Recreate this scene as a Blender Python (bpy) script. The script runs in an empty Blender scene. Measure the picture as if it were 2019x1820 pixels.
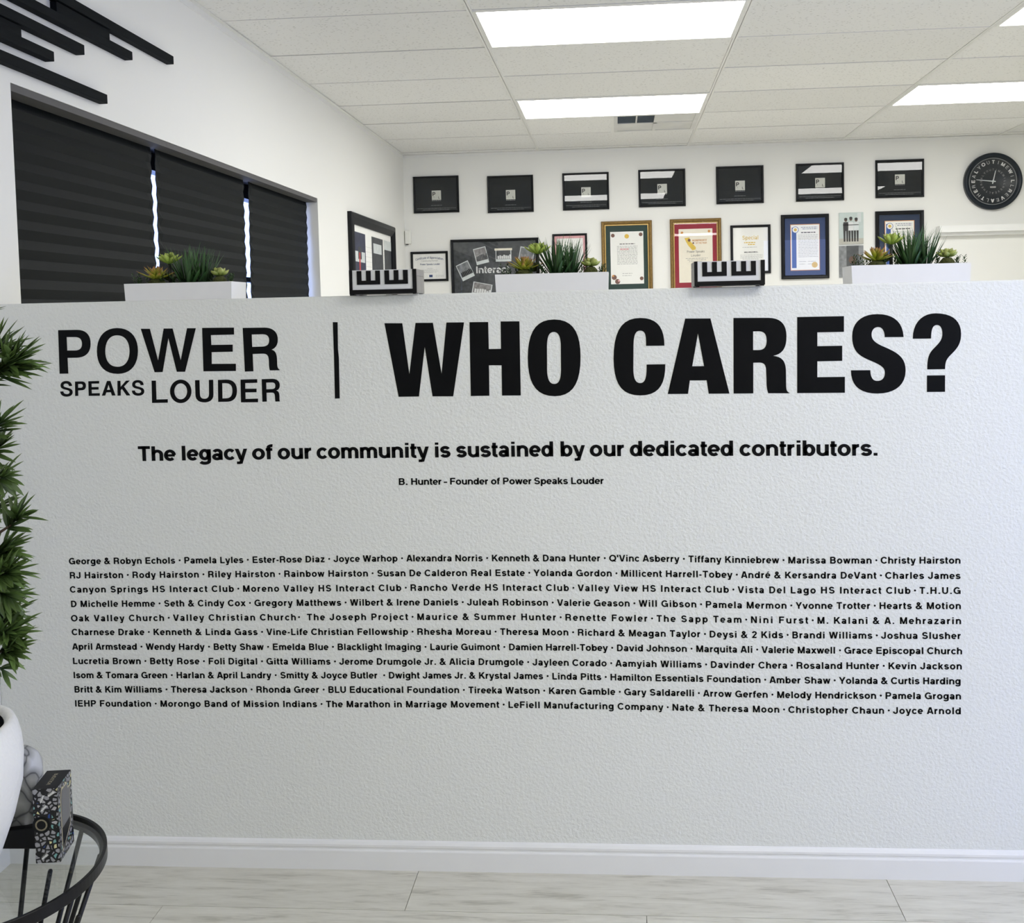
import bpy, math, random
from mathutils import Vector, Matrix
from mathutils.geometry import tessellate_polygon
random.seed(7)
S = bpy.context.scene
COL = S.collection
PI = math.pi
H = 1.510                                   # camera height; everything below is in metres, floor at z = 0

# ------------------------------------------------------------------ camera, world, lamps, exposure
FPX, PX, PY = 1945.714, 1078.452, 716.933
ROT = Matrix(((0.99728961, 0.07010455, -0.02233351), (-0.01864323, -0.05285963, -0.99842793), (-0.07117488, 0.99613815, -0.05140939)))
cd = bpy.data.cameras.new('camera'); cam = bpy.data.objects.new('camera', cd); COL.objects.link(cam)
cd.sensor_fit = 'HORIZONTAL'; cd.sensor_width = 36; cd.lens = FPX / 2019 * 36
cd.shift_x = (1009.5 - PX) / 2019; cd.shift_y = (PY - 910) / 2019
cd.clip_start = .02; cd.clip_end = 200
r, d, f = ROT
cam.matrix_world = Matrix(((r[0], -d[0], -f[0], 0), (r[1], -d[1], -f[1], 0), (r[2], -d[2], -f[2], H), (0, 0, 0, 1)))
S.camera = cam
wd = bpy.data.worlds.new('daylight'); S.world = wd; wd.use_nodes = True
bg = wd.node_tree.nodes['Background']; bg.inputs[0].default_value = (.40, .50, 1.0, 1); bg.inputs[1].default_value = 4.6
LAMP = 15.0                                 # radiance of the ceiling panels
S.view_settings.view_transform = 'Standard'; S.view_settings.look = 'None'
S.view_settings.exposure = 0.0; S.view_settings.gamma = 1.0; S.view_settings.use_curve_mapping = False
S.cycles.max_bounces = 10; S.cycles.diffuse_bounces = 6; S.cycles.transparent_max_bounces = 16


def un(x, y, X=None, Y=None, Z=None):
    """point seen at photo pixel x, y on the plane X, Y or Z = const (world, floor z = 0)"""
    v = ROT.transposed() @ Vector(((x - PX) / FPX, (y - PY) / FPX, 1))
    t = X / v.x if X is not None else Y / v.y if Y is not None else (Z - H) / v.z
    p = v * t
    return Vector((p.x, p.y, p.z + H))


# ------------------------------------------------------------------ main measures
D1 = 2.590          # front face of the half wall
TH = .165           # its thickness
ZT = H + .0570      # its top
D2 = 8.119          # back wall
XL = -1.736         # left wall
XR = 5.2            # right wall of the back room
ZC = H + 1.3204     # ceiling
YR = -3.6           # wall behind the photographer


# ------------------------------------------------------------------ materials
def mat(name, col, rough=.5, metal=0., bump=0., bscale=200., var=0., vscale=30., spec=.5, detail=2., stretch=None, dist=.002):
    m = bpy.data.materials.new(name); m.use_nodes = True
    nt = m.node_tree; n = nt.nodes; b = n['Principled BSDF']
    b.inputs['Base Color'].default_value = (*col, 1); b.inputs['Roughness'].default_value = rough
    b.inputs['Metallic'].default_value = metal; b.inputs['Specular IOR Level'].default_value = spec
    tc = n.new('ShaderNodeTexCoord'); src = tc.outputs['Object']
    if stretch:
        mp = n.new('ShaderNodeMapping'); mp.inputs['Scale'].default_value = stretch
        nt.links.new(src, mp.inputs[0]); src = mp.outputs[0]
    if var:
        no = n.new('ShaderNodeTexNoise'); no.inputs['Scale'].default_value = vscale; no.inputs['Detail'].default_value = 3
        nt.links.new(src, no.inputs['Vector'])
        mx = n.new('ShaderNodeMix'); mx.data_type = 'RGBA'
        mx.inputs[6].default_value = (*[max(0, c * (1 - var)) for c in col], 1)
        mx.inputs[7].default_value = (*[min(1, c * (1 + var)) for c in col], 1)
        nt.links.new(no.outputs[0], mx.inputs[0]); nt.links.new(mx.outputs[2], b.inputs['Base Color'])
    if bump:
        no = n.new('ShaderNodeTexNoise'); no.inputs['Scale'].default_value = bscale; no.inputs['Detail'].default_value = detail
        nt.links.new(src, no.inputs['Vector'])
        bp = n.new('ShaderNodeBump'); bp.inputs['Strength'].default_value = bump; bp.inputs['Distance'].default_value = dist
        nt.links.new(no.outputs[0], bp.inputs['Height']); nt.links.new(bp.outputs[0], b.inputs['Normal'])
    return m


def emis(name, col, s):
    m = bpy.data.materials.new(name); m.use_nodes = True; nt = m.node_tree
    nt.nodes.remove(nt.nodes['Principled BSDF'])
    e = nt.nodes.new('ShaderNodeEmission'); e.inputs[0].default_value = (*col, 1); e.inputs[1].default_value = s
    nt.links.new(e.outputs[0], nt.nodes['Material Output'].inputs[0]); return m


def pane_mat(name, tint, f0, rough=0.):
    """thin clear sheet: see-through, with the mirror reflection of glass"""
    m = bpy.data.materials.new(name); m.use_nodes = True; nt = m.node_tree; n = nt.nodes
    n.remove(n['Principled BSDF'])
    t = n.new('ShaderNodeBsdfTransparent'); t.inputs[0].default_value = (*tint, 1)
    g = n.new('ShaderNodeBsdfGlossy'); g.inputs['Roughness'].default_value = rough
    lw = n.new('ShaderNodeLayerWeight')                    # Schlick: f0 + (1 - f0) * facing^5
    pw = n.new('ShaderNodeMath'); pw.operation = 'POWER'; pw.inputs[1].default_value = 5; nt.links.new(lw.outputs['Facing'], pw.inputs[0])
    ma = n.new('ShaderNodeMath'); ma.operation = 'MULTIPLY_ADD'; ma.inputs[1].default_value = 1 - f0; ma.inputs[2].default_value = f0; nt.links.new(pw.outputs[0], ma.inputs[0])
    mx = n.new('ShaderNodeMixShader')
    nt.links.new(ma.outputs[0], mx.inputs[0]); nt.links.new(t.outputs[0], mx.inputs[1]); nt.links.new(g.outputs[0], mx.inputs[2])
    nt.links.new(mx.outputs[0], n['Material Output'].inputs[0]); return m


def wood_floor():
    m = mat('pale_oak_plank', (.6, .57, .52), .42); nt = m.node_tree; n = nt.nodes; b = n['Principled BSDF']
    tc = n.new('ShaderNodeTexCoord'); geo = n.new('ShaderNodeNewGeometry')
    ad = n.new('ShaderNodeVectorMath'); ad.operation = 'MULTIPLY_ADD'
    cx = n.new('ShaderNodeCombineXYZ'); nt.links.new(geo.outputs['Random Per Island'], cx.inputs[0]); nt.links.new(geo.outputs['Random Per Island'], cx.inputs[1])
    nt.links.new(cx.outputs[0], ad.inputs[0]); ad.inputs[1].default_value = (37, 91, 0); nt.links.new(tc.outputs['Object'], ad.inputs[2])
    mp = n.new('ShaderNodeMapping'); mp.inputs['Scale'].default_value = (2.4, 20, 1); nt.links.new(ad.outputs[0], mp.inputs[0])
    no = n.new('ShaderNodeTexNoise'); no.inputs['Scale'].default_value = 2.2; no.inputs['Detail'].default_value = 7; no.inputs['Roughness'].default_value = .62; no.inputs['Distortion'].default_value = .5
    nt.links.new(mp.outputs[0], no.inputs['Vector'])
    mp2 = n.new('ShaderNodeMapping'); mp2.inputs['Scale'].default_value = (14, 330, 1); nt.links.new(ad.outputs[0], mp2.inputs[0])
    n2 = n.new('ShaderNodeTexNoise'); n2.inputs['Scale'].default_value = 1.3; n2.inputs['Detail'].default_value = 3; nt.links.new(mp2.outputs[0], n2.inputs['Vector'])
    mx = n.new('ShaderNodeMath'); mx.operation = 'MULTIPLY_ADD'; mx.inputs[1].default_value = .5
    nt.links.new(n2.outputs[0], mx.inputs[0]); nt.links.new(no.outputs[0], mx.inputs[2])
    cr = n.new('ShaderNodeValToRGB'); e = cr.color_ramp.elements
    e[0].position = .50; e[0].color = (.41, .395, .325, 1); e[1].position = .98; e[1].color = (.73, .715, .635, 1)
    x = cr.color_ramp.elements.new(.70); x.color = (.63, .612, .53, 1)
    nt.links.new(mx.outputs[0], cr.inputs[0])
    hs = n.new('ShaderNodeHueSaturation'); mr = n.new('ShaderNodeMapRange'); mr.inputs[3].default_value = .93; mr.inputs[4].default_value = 1.06
    nt.links.new(geo.outputs['Random Per Island'], mr.inputs[0]); nt.links.new(mr.outputs[0], hs.inputs['Value']); nt.links.new(cr.outputs[0], hs.inputs['Color'])
    nt.links.new(hs.outputs[0], b.inputs['Base Color'])
    bp = n.new('ShaderNodeBump'); bp.inputs['Strength'].default_value = .12; bp.inputs['Distance'].default_value = .001
    nt.links.new(mx.outputs[0], bp.inputs['Height']); nt.links.new(bp.outputs[0], b.inputs['Normal'])
    return m


def tile_ceiling():
    m = mat('mineral_fibre_tile', (.78, .78, .76), .9); nt = m.node_tree; n = nt.nodes; b = n['Principled BSDF']
    tc = n.new('ShaderNodeTexCoord')
    no = n.new('ShaderNodeTexNoise'); no.inputs['Scale'].default_value = 14; no.inputs['Detail'].default_value = 1
    nt.links.new(tc.outputs['Object'], no.inputs['Vector'])
    av = n.new('ShaderNodeVectorMath'); av.operation = 'MULTIPLY_ADD'; av.inputs[1].default_value = (.05, .05, .0)
    nt.links.new(no.outputs['Color'], av.inputs[0]); nt.links.new(tc.outputs['Object'], av.inputs[2])
    vo = n.new('ShaderNodeTexVoronoi'); vo.inputs['Scale'].default_value = 62
    mp = n.new('ShaderNodeMapping'); mp.inputs['Scale'].default_value = (.62, 1.5, 1); nt.links.new(av.outputs[0], mp.inputs[0]); nt.links.new(mp.outputs[0], vo.inputs['Vector'])
    cr = n.new('ShaderNodeValToRGB'); e = cr.color_ramp.elements
    e[0].position = .13; e[0].color = (.50, .50, .49, 1); e[1].position = .24; e[1].color = (.80, .80, .795, 1)
    nt.links.new(vo.outputs['Distance'], cr.inputs[0])
    geo = n.new('ShaderNodeNewGeometry'); hs = n.new('ShaderNodeHueSaturation'); mr = n.new('ShaderNodeMapRange'); mr.inputs[3].default_value = .96; mr.inputs[4].default_value = 1.03
    nt.links.new(geo.outputs['Random Per Island'], mr.inputs[0]); nt.links.new(mr.outputs[0], hs.inputs['Value']); nt.links.new(cr.outputs[0], hs.inputs['Color'])
    nt.links.new(hs.outputs[0], b.inputs['Base Color'])
    return m


def mosaic():
    """printed pattern of the candle carton: pebbles in grey, teal, cream and blue with black outlines"""
    m = mat('mosaic_print', (.3, .3, .3), .4); nt = m.node_tree; n = nt.nodes; b = n['Principled BSDF']
    tc = n.new('ShaderNodeTexCoord')
    no = n.new('ShaderNodeTexNoise'); no.inputs['Scale'].default_value = 60; nt.links.new(tc.outputs['Object'], no.inputs['Vector'])
    av = n.new('ShaderNodeVectorMath'); av.operation = 'MULTIPLY_ADD'; av.inputs[1].default_value = (.006, .006, .006)
    nt.links.new(no.outputs['Color'], av.inputs[0]); nt.links.new(tc.outputs['Object'], av.inputs[2])
    va = n.new('ShaderNodeTexVoronoi'); va.feature = 'DISTANCE_TO_EDGE'; va.inputs['Scale'].default_value = 108
    vb = n.new('ShaderNodeTexVoronoi'); vb.inputs['Scale'].default_value = 108
    for v in (va, vb): nt.links.new(av.outputs[0], v.inputs['Vector'])
    cr = n.new('ShaderNodeValToRGB'); cr.color_ramp.interpolation = 'CONSTANT'; e = cr.color_ramp.elements
    e[0].position = 0; e[0].color = (.33, .33, .36, 1); e[1].position = .62; e[1].color = (.20, .42, .42, 1)
    for p, c in ((.74, (.02, .06, .26, 1)), (.83, (.70, .66, .36, 1)), (.9, (.45, .44, .46, 1))):
        x = e.new(p); x.color = c
    sx = n.new('ShaderNodeSeparateColor'); nt.links.new(vb.outputs['Color'], sx.inputs[0]); nt.links.new(sx.outputs[0], cr.inputs[0])
    st = n.new('ShaderNodeMath'); st.operation = 'GREATER_THAN'; st.inputs[1].default_value = .16; nt.links.new(va.outputs['Distance'], st.inputs[0])
    mx = n.new('ShaderNodeMix'); mx.data_type = 'RGBA'; mx.inputs[6].default_value = (.004, .004, .006, 1)
    nt.links.new(st.outputs[0], mx.inputs[0]); nt.links.new(cr.outputs[0], mx.inputs[7]); nt.links.new(mx.outputs[2], b.inputs['Base Color'])
    return m


def crease_shading():
    """grey with the shading of creases painted as dark lines"""
    m = mat('grey_crease_shaded', (.5, .5, .5), .3); nt = m.node_tree; n = nt.nodes; b = n['Principled BSDF']
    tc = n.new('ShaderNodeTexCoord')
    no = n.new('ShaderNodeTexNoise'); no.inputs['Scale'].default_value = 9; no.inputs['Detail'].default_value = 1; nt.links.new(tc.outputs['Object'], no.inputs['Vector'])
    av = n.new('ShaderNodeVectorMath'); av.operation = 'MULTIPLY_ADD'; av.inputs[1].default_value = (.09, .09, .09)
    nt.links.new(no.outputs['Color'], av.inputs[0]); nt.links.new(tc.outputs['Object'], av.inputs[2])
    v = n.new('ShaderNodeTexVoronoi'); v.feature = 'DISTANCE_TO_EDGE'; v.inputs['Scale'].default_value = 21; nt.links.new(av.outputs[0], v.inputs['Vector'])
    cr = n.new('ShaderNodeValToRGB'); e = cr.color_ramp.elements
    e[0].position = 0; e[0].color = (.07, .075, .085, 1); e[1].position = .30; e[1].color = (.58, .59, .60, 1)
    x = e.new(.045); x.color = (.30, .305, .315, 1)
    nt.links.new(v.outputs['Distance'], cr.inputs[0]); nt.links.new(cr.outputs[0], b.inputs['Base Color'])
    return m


def leaf_mat(name, lo, hi, axis_len=1.):
    """leaf colour that runs from lo at the root to hi at the tip (vertex attribute 't')"""
    m = mat(name, lo, .45); nt = m.node_tree; n = nt.nodes; b = n['Principled BSDF']
    at = n.new('ShaderNodeAttribute'); at.attribute_name = 't'
    geo = n.new('ShaderNodeNewGeometry')
    mx = n.new('ShaderNodeMix'); mx.data_type = 'RGBA'; mx.inputs[6].default_value = (*lo, 1); mx.inputs[7].default_value = (*hi, 1)
    nt.links.new(at.outputs['Fac'], mx.inputs[0])
    hs = n.new('ShaderNodeHueSaturation'); mr = n.new('ShaderNodeMapRange'); mr.inputs[3].default_value = .7; mr.inputs[4].default_value = 1.3
    nt.links.new(geo.outputs['Random Per Island'], mr.inputs[0]); nt.links.new(mr.outputs[0], hs.inputs['Value']); nt.links.new(mx.outputs[2], hs.inputs['Color'])
    nt.links.new(hs.outputs[0], b.inputs['Base Color']); return m


M = {}
M['wall'] = mat('white_wall_paint', (.80, .80, .775), .75, bump=.12, bscale=260, dist=.001)
M['halfwall'] = mat('orange_peel_paint', (.785, .80, .768), .55, bump=1., bscale=135, detail=3, dist=.0025)
M['trim'] = mat('white_trim_paint', (.83, .835, .83), .35, var=.03, vscale=8)
M['floor'] = wood_floor()
M['tile'] = tile_ceiling()
M['grid'] = mat('white_grid_metal', (.78, .78, .765), .5, var=.03)
M['plenum'] = mat('dark_plenum', (.03, .03, .03), .9, var=.1)
M['lamp'] = emis('lit_diffuser', (1, .992, .955), LAMP)
M['black'] = mat('black_vinyl', (.0025, .0028, .0035), .55, var=.2, vscale=60, spec=.12)
M['slat'] = mat('black_stained_wood', (.006, .008, .010), .6, spec=.04, var=.5, vscale=14, stretch=(1, 1, 9))
M['frame'] = mat('black_frame_lacquer', (.004, .005, .007), .4, spec=.25, var=.3, vscale=40)
M['gold'] = mat('aged_gold_moulding', (.22, .135, .04), .42, .55, bump=.9, bscale=130, var=.45, vscale=90, dist=.004)
M['goldlip'] = mat('bright_gold_lip', (.45, .30, .10), .35, .6, var=.2)
M['print'] = mat('black_poster_print', (.004, .007, .010), .6, spec=.1, var=.3, vscale=6)
M['paper'] = mat('white_paper', (.86, .86, .83), .7, var=.03, vscale=20)
M['cream'] = mat('cream_paper', (.84, .79, .67), .7, var=.07, vscale=15)
M['tilecard'] = mat('pale_tile_print', (.60, .61, .56), .6, var=.04)
M['ink'] = mat('black_ink', (.012, .012, .014), .6, var=.2)
M['greyink'] = mat('grey_ink', (.32, .32, .32), .7, var=.1)
M['whiteink'] = mat('white_ink', (.72, .73, .73), .6, var=.05)
M['dimink'] = mat('dim_white_ink', (.20, .21, .22), .6, var=.1)
M['blueink'] = mat('navy_ink', (.03, .06, .17), .6, var=.1)
M['yellowink'] = mat('yellow_ink', (.72, .50, .07), .6, var=.2, vscale=60)
M['orangeink'] = mat('orange_ink', (.62, .27, .06), .6, var=.2, vscale=60)
M['pinkink'] = mat('pink_ink', (.72, .38, .40), .6, var=.1)
M['brownink'] = mat('brown_flower_ink', (.16, .07, .05), .6, var=.5, vscale=160)
M['greenmat'] = mat('dark_green_mat', (.012, .040, .034), .8, var=.1)
M['redmat'] = mat('crimson_mat', (.30, .010, .032), .8, var=.08)
M['bluemat'] = mat('navy_mat', (.004, .020, .066), .8, var=.1)
M['royal'] = mat('royal_blue_print', (.02, .075, .30), .6, var=.1)
M['seal'] = mat('gold_foil_seal', (.60, .40, .06), .35, .4, var=.3, vscale=90)
M['glass'] = pane_mat('picture_glass', (.98, .98, .98), .05)
M['window_glass'] = pane_mat('window_glass', (.92, .97, .99), .04)
M['tableglass'] = pane_mat('table_glass', (.93, .945, .935), .03)
M['acrylic'] = pane_mat('acrylic_face', (.98, .98, .98), .05)
M['photo_wall'] = mat('pale_photo_wall', (.52, .60, .58), .5, var=.2, vscale=9)
M['photo_floor'] = mat('pale_photo_floor', (.48, .47, .41), .5, var=.1, vscale=12)
M['photo_dark'] = mat('dark_photo_print', (.05, .055, .06), .5, var=.9, vscale=34)
M['photo_grey'] = mat('grey_photo_print', (.20, .21, .22), .5, var=.9, vscale=30)
M['photo_mix'] = mat('mixed_photo_print', (.24, .23, .23), .5, var=.95, vscale=55)
M['photo_sky'] = mat('light_photo_print', (.64, .68, .68), .5, var=.2, vscale=20)
M['photo_navy'] = mat('navy_photo_print', (.035, .04, .075), .5, var=.6, vscale=20)
M['skin'] = mat('brown_skin_print', (.11, .055, .035), .6, var=.2)
M['redprint'] = mat('red_cloth_print', (.45, .06, .06), .6, var=.3, vscale=50)
M['blind'] = mat('black_pleated_fabric', (.0045, .0065, .0078), .6, spec=.14, var=.15, vscale=3, bump=.15, bscale=700)
M['topstrip'] = mat('dark_grey_strip', (.09, .088, .09), .7, var=.12, vscale=6)
M['mullion'] = mat('dark_bronze_aluminium', (.03, .03, .033), .4, .6, var=.1)
M['planter'] = mat('white_planter_enamel', (.80, .80, .80), .4, var=.02)
M['soil'] = mat('dark_soil', (.012, .014, .010), .95, bump=1, bscale=300, var=.6, vscale=120, dist=.006)
M['moss'] = mat('moss_ball', (.075, .085, .018), .95, bump=1, bscale=420, var=.7, vscale=150, dist=.006)
M['stem'] = mat('dark_stem', (.018, .022, .014), .7, var=.4, vscale=90)
M['rosette'] = leaf_mat('lime_succulent_leaf', (.20, .36, .035), (.42, .50, .10))
M['agave'] = leaf_mat('yellow_green_agave_leaf', (.30, .36, .02), (.42, .13, .06))
M['grass'] = leaf_mat('deep_green_blade', (.010, .040, .012), (.055, .135, .035))
M['fatleaf'] = leaf_mat('pale_succulent_leaf', (.22, .36, .05), (.44, .46, .14))
M['sprig'] = leaf_mat('small_sprig_leaf', (.012, .035, .010), (.06, .12, .03))
M['darkros'] = leaf_mat('olive_rosette_leaf', (.05, .085, .02), (.16, .17, .05))
M['tree'] = leaf_mat('podocarpus_leaf', (.018, .045, .009), (.12, .20, .05))  # leaf highlights painted in as the paler tip colour
M['bark'] = mat('brown_bark', (.07, .045, .028), .85, bump=.8, bscale=120, var=.4, vscale=40, dist=.004)
M['pot'] = mat('rough_white_stone', (.86, .86, .84), .8, bump=.7, bscale=90, detail=4, dist=.004)
M['table'] = mat('black_powder_coat', (.004, .004, .005), .35, spec=.3, var=.2)
M['carton'] = mat('black_carton', (.005, .005, .007), .5, spec=.25, var=.3)
M['mosaic'] = mosaic()
M['crease_shading'] = crease_shading()
M['cangrey'] = mat('grey_frosted_candle_glass', (.115, .112, .118), .3, var=.12, vscale=20)
M['creamline'] = mat('cream_border_print', (.55, .50, .34), .5, var=.1)
M['dispwhite'] = mat('white_laminate', (.72, .73, .74), .35, var=.03)
M['dispblack'] = mat('black_laminate', (.003, .003, .004), .4, spec=.2, var=.2)
M['dispside'] = mat('brushed_grey_side', (.26, .26, .25), .3, .35, var=.75, vscale=5, stretch=(2, 30, 2))
M['clock'] = mat('slate_black_plastic', (.008, .013, .020), .35, spec=.3, var=.2)
M['chrome'] = mat('pale_clock_hand', (.66, .70, .72), .4, var=.05)
M['ventdark'] = mat('vent_dark_mesh', (.12, .145, .17), .7, var=.2, vscale=90)  # bluish dark grey of the grille cells
M['ventwhite'] = mat('dusty_white_vent', (.66, .66, .65), .6, var=.14, vscale=6)
M['sensor'] = mat('white_plastic', (.76, .76, .72), .4, var=.02)


# ------------------------------------------------------------------ mesh building
ORG = {}


class MB:
    def __init__(s): s.v = []; s.f = []; s.m = []; s.t = None; s.smooth = []

    def add(s, vs, fs, mi=0, sm=False):
        b = len(s.v); s.v += [tuple(v) for v in vs]
        for f_ in fs: s.f.append(tuple(i + b for i in f_)); s.m.append(mi); s.smooth.append(sm)
        if s.t is not None and len(s.t) < len(s.v): s.t += [0.] * (len(s.v) - len(s.t))
        return b

    def box(s, x0, x1, y0, y1, z0, z1, mi=0):
        s.add([(x, y, z) for x in (x0, x1) for y in (y0, y1) for z in (z0, z1)],
              [(0, 1, 3, 2), (4, 6, 7, 5), (0, 4, 5, 1), (2, 3, 7, 6), (0, 2, 6, 4), (1, 5, 7, 3)], mi)

    def hexa(s, p, mi=0):
        """8 corners: 4 of the bottom ring, 4 of the top ring"""
        s.add(p, [(3, 2, 1, 0), (4, 5, 6, 7), (0, 1, 5, 4), (1, 2, 6, 5), (2, 3, 7, 6), (3, 0, 4, 7)], mi)

    def tube(s, path, rad, n=8, mi=0, cap=True, sm=True):
        path = [Vector(p) for p in path]; rs = rad if isinstance(rad, (list, tuple)) else [rad] * len(path)
        up = Vector((.31, .17, .93)); b = len(s.v); vs = []; fs = []
        for i, p in enumerate(path):
            t = (path[min(i + 1, len(path) - 1)] - path[max(i - 1, 0)]).normalized()
            u = t.cross(up)
            if u.length < .05: u = t.cross(Vector((1, 0, 0)))
            u.normalize(); w = t.cross(u)
            for k in range(n):
                a = 2 * PI * k / n; vs.append(p + (u * math.cos(a) + w * math.sin(a)) * rs[i])
        for i in range(len(path) - 1):
            for k in range(n):
                k2 = (k + 1) % n; fs.append((i * n + k, i * n + k2, (i + 1) * n + k2, (i + 1) * n + k))
        if cap: fs.append(tuple(range(n))[::-1]); fs.append(tuple((len(path) - 1) * n + k for k in range(n)))
        s.add(vs, fs, mi, sm)

    def lathe(s, prof, c=(0, 0, 0), n=40, mi=0, closed=False, axis='z', sm=True):
        vs = []; fs = []; m_ = len(prof)
        for k in range(n):
            a = 2 * PI * k / n
            for r_, z_ in prof:
                if axis == 'z': vs.append((c[0] + r_ * math.cos(a), c[1] + r_ * math.sin(a), c[2] + z_))
                else: vs.append((c[0] + r_ * math.cos(a), c[1] - z_, c[2] + r_ * math.sin(a)))   # axis y, z_ towards the viewer
        for k in range(n):
            k2 = (k + 1) % n
            for i in range(m_ if closed else m_ - 1):
                j = (i + 1) % m_
                if prof[i][0] < 1e-6 and prof[j][0] < 1e-6: continue
                fs.append((k * m_ + i, k2 * m_ + i, k2 * m_ + j, k * m_ + j))
        s.add(vs, fs, mi, sm)

    def sheet(s, pts3, mi=0): s.add(pts3, [tuple(range(len(pts3)))], mi)

    def build(s, name, mats, parent=None, bevel=0., **props):
        me = bpy.data.meshes.new(name)
        org = ORG.get(parent.name, Vector()) if parent else Vector(props.pop('at', (0, 0, 0)))
        me.from_pydata([(v[0] - org[0], v[1] - org[1], v[2] - org[2]) for v in s.v], [], s.f)
        for m_ in (mats if isinstance(mats, (list, tuple)) else [mats]): me.materials.append(m_)
        for p, mi, sm in zip(me.polygons, s.m, s.smooth): p.material_index = mi; p.use_smooth = sm
        if s.t is not None:
            a = me.attributes.new('t', 'FLOAT', 'POINT'); a.data.foreach_set('value', s.t)
        me.update(); me.validate()
        o = bpy.data.objects.new(name, me); COL.objects.link(o)
        if parent: o.parent = parent
        else: o.location = org
        ORG[o.name] = org
        if bevel:
            b = o.modifiers.new('bevel', 'BEVEL'); b.width = bevel; b.segments = 2; b.limit_method = 'ANGLE'; b.angle_limit = .7
        for k, v_ in props.items(): o[k] = v_
        return o


def thing(name, loc, label, cat, group=None):
    o = bpy.data.objects.new(name, None); COL.objects.link(o); o.location = loc; o.empty_display_size = .05
    ORG[o.name] = Vector(loc); o['label'] = label; o['category'] = cat
    if group: o['group'] = group
    return o


def tag(o, label, cat, group=None, kind=None):
    o['label'] = label; o['category'] = cat
    if group: o['group'] = group
    if kind: o['kind'] = kind
    return o


def copy_tree(o, parent=None):
    c = o.copy(); COL.objects.link(c); c.parent = parent
    for ch in o.children: copy_tree(ch, c)
    return c


# ------------------------------------------------------------------ lettering (drawn from strokes, cap height 1)
HX, HY = .095, .08


def rect(x0, x1, y0, y1): return [(x0, y0), (x1, y0), (x1, y1), (x0, y1)]
def V_(x, y0=0., y1=1., w=None): w = HX if w is None else w / 2; return ('v', rect(x - w, x + w, y0, y1))
def B_(x0, x1, y, h=None): h = HY if h is None else h / 2; return ('b', rect(x0, x1, y - h, y + h))
def D_(x0, y0, x1, y1, w=.2):
    if y0 > y1: x0, y0, x1, y1 = x1, y1, x0, y0
    return ('v', [(x0 - w / 2, y0), (x0 + w / 2, y0), (x1 + w / 2, y1), (x1 - w / 2, y1)])
def A_(cx, cy, rx, ry, a0, a1): return ('s', [(cx + rx * math.cos(math.radians(a0 + (a1 - a0) * i / 14)), cy + ry * math.sin(math.radians(a0 + (a1 - a0) * i / 14))) for i in range(15)])
def O_(cx, cy, rx, ry): return ('c', [(cx + rx * math.cos(2 * PI * i / 24), cy + ry * math.sin(2 * PI * i / 24)) for i in range(24)])


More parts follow.
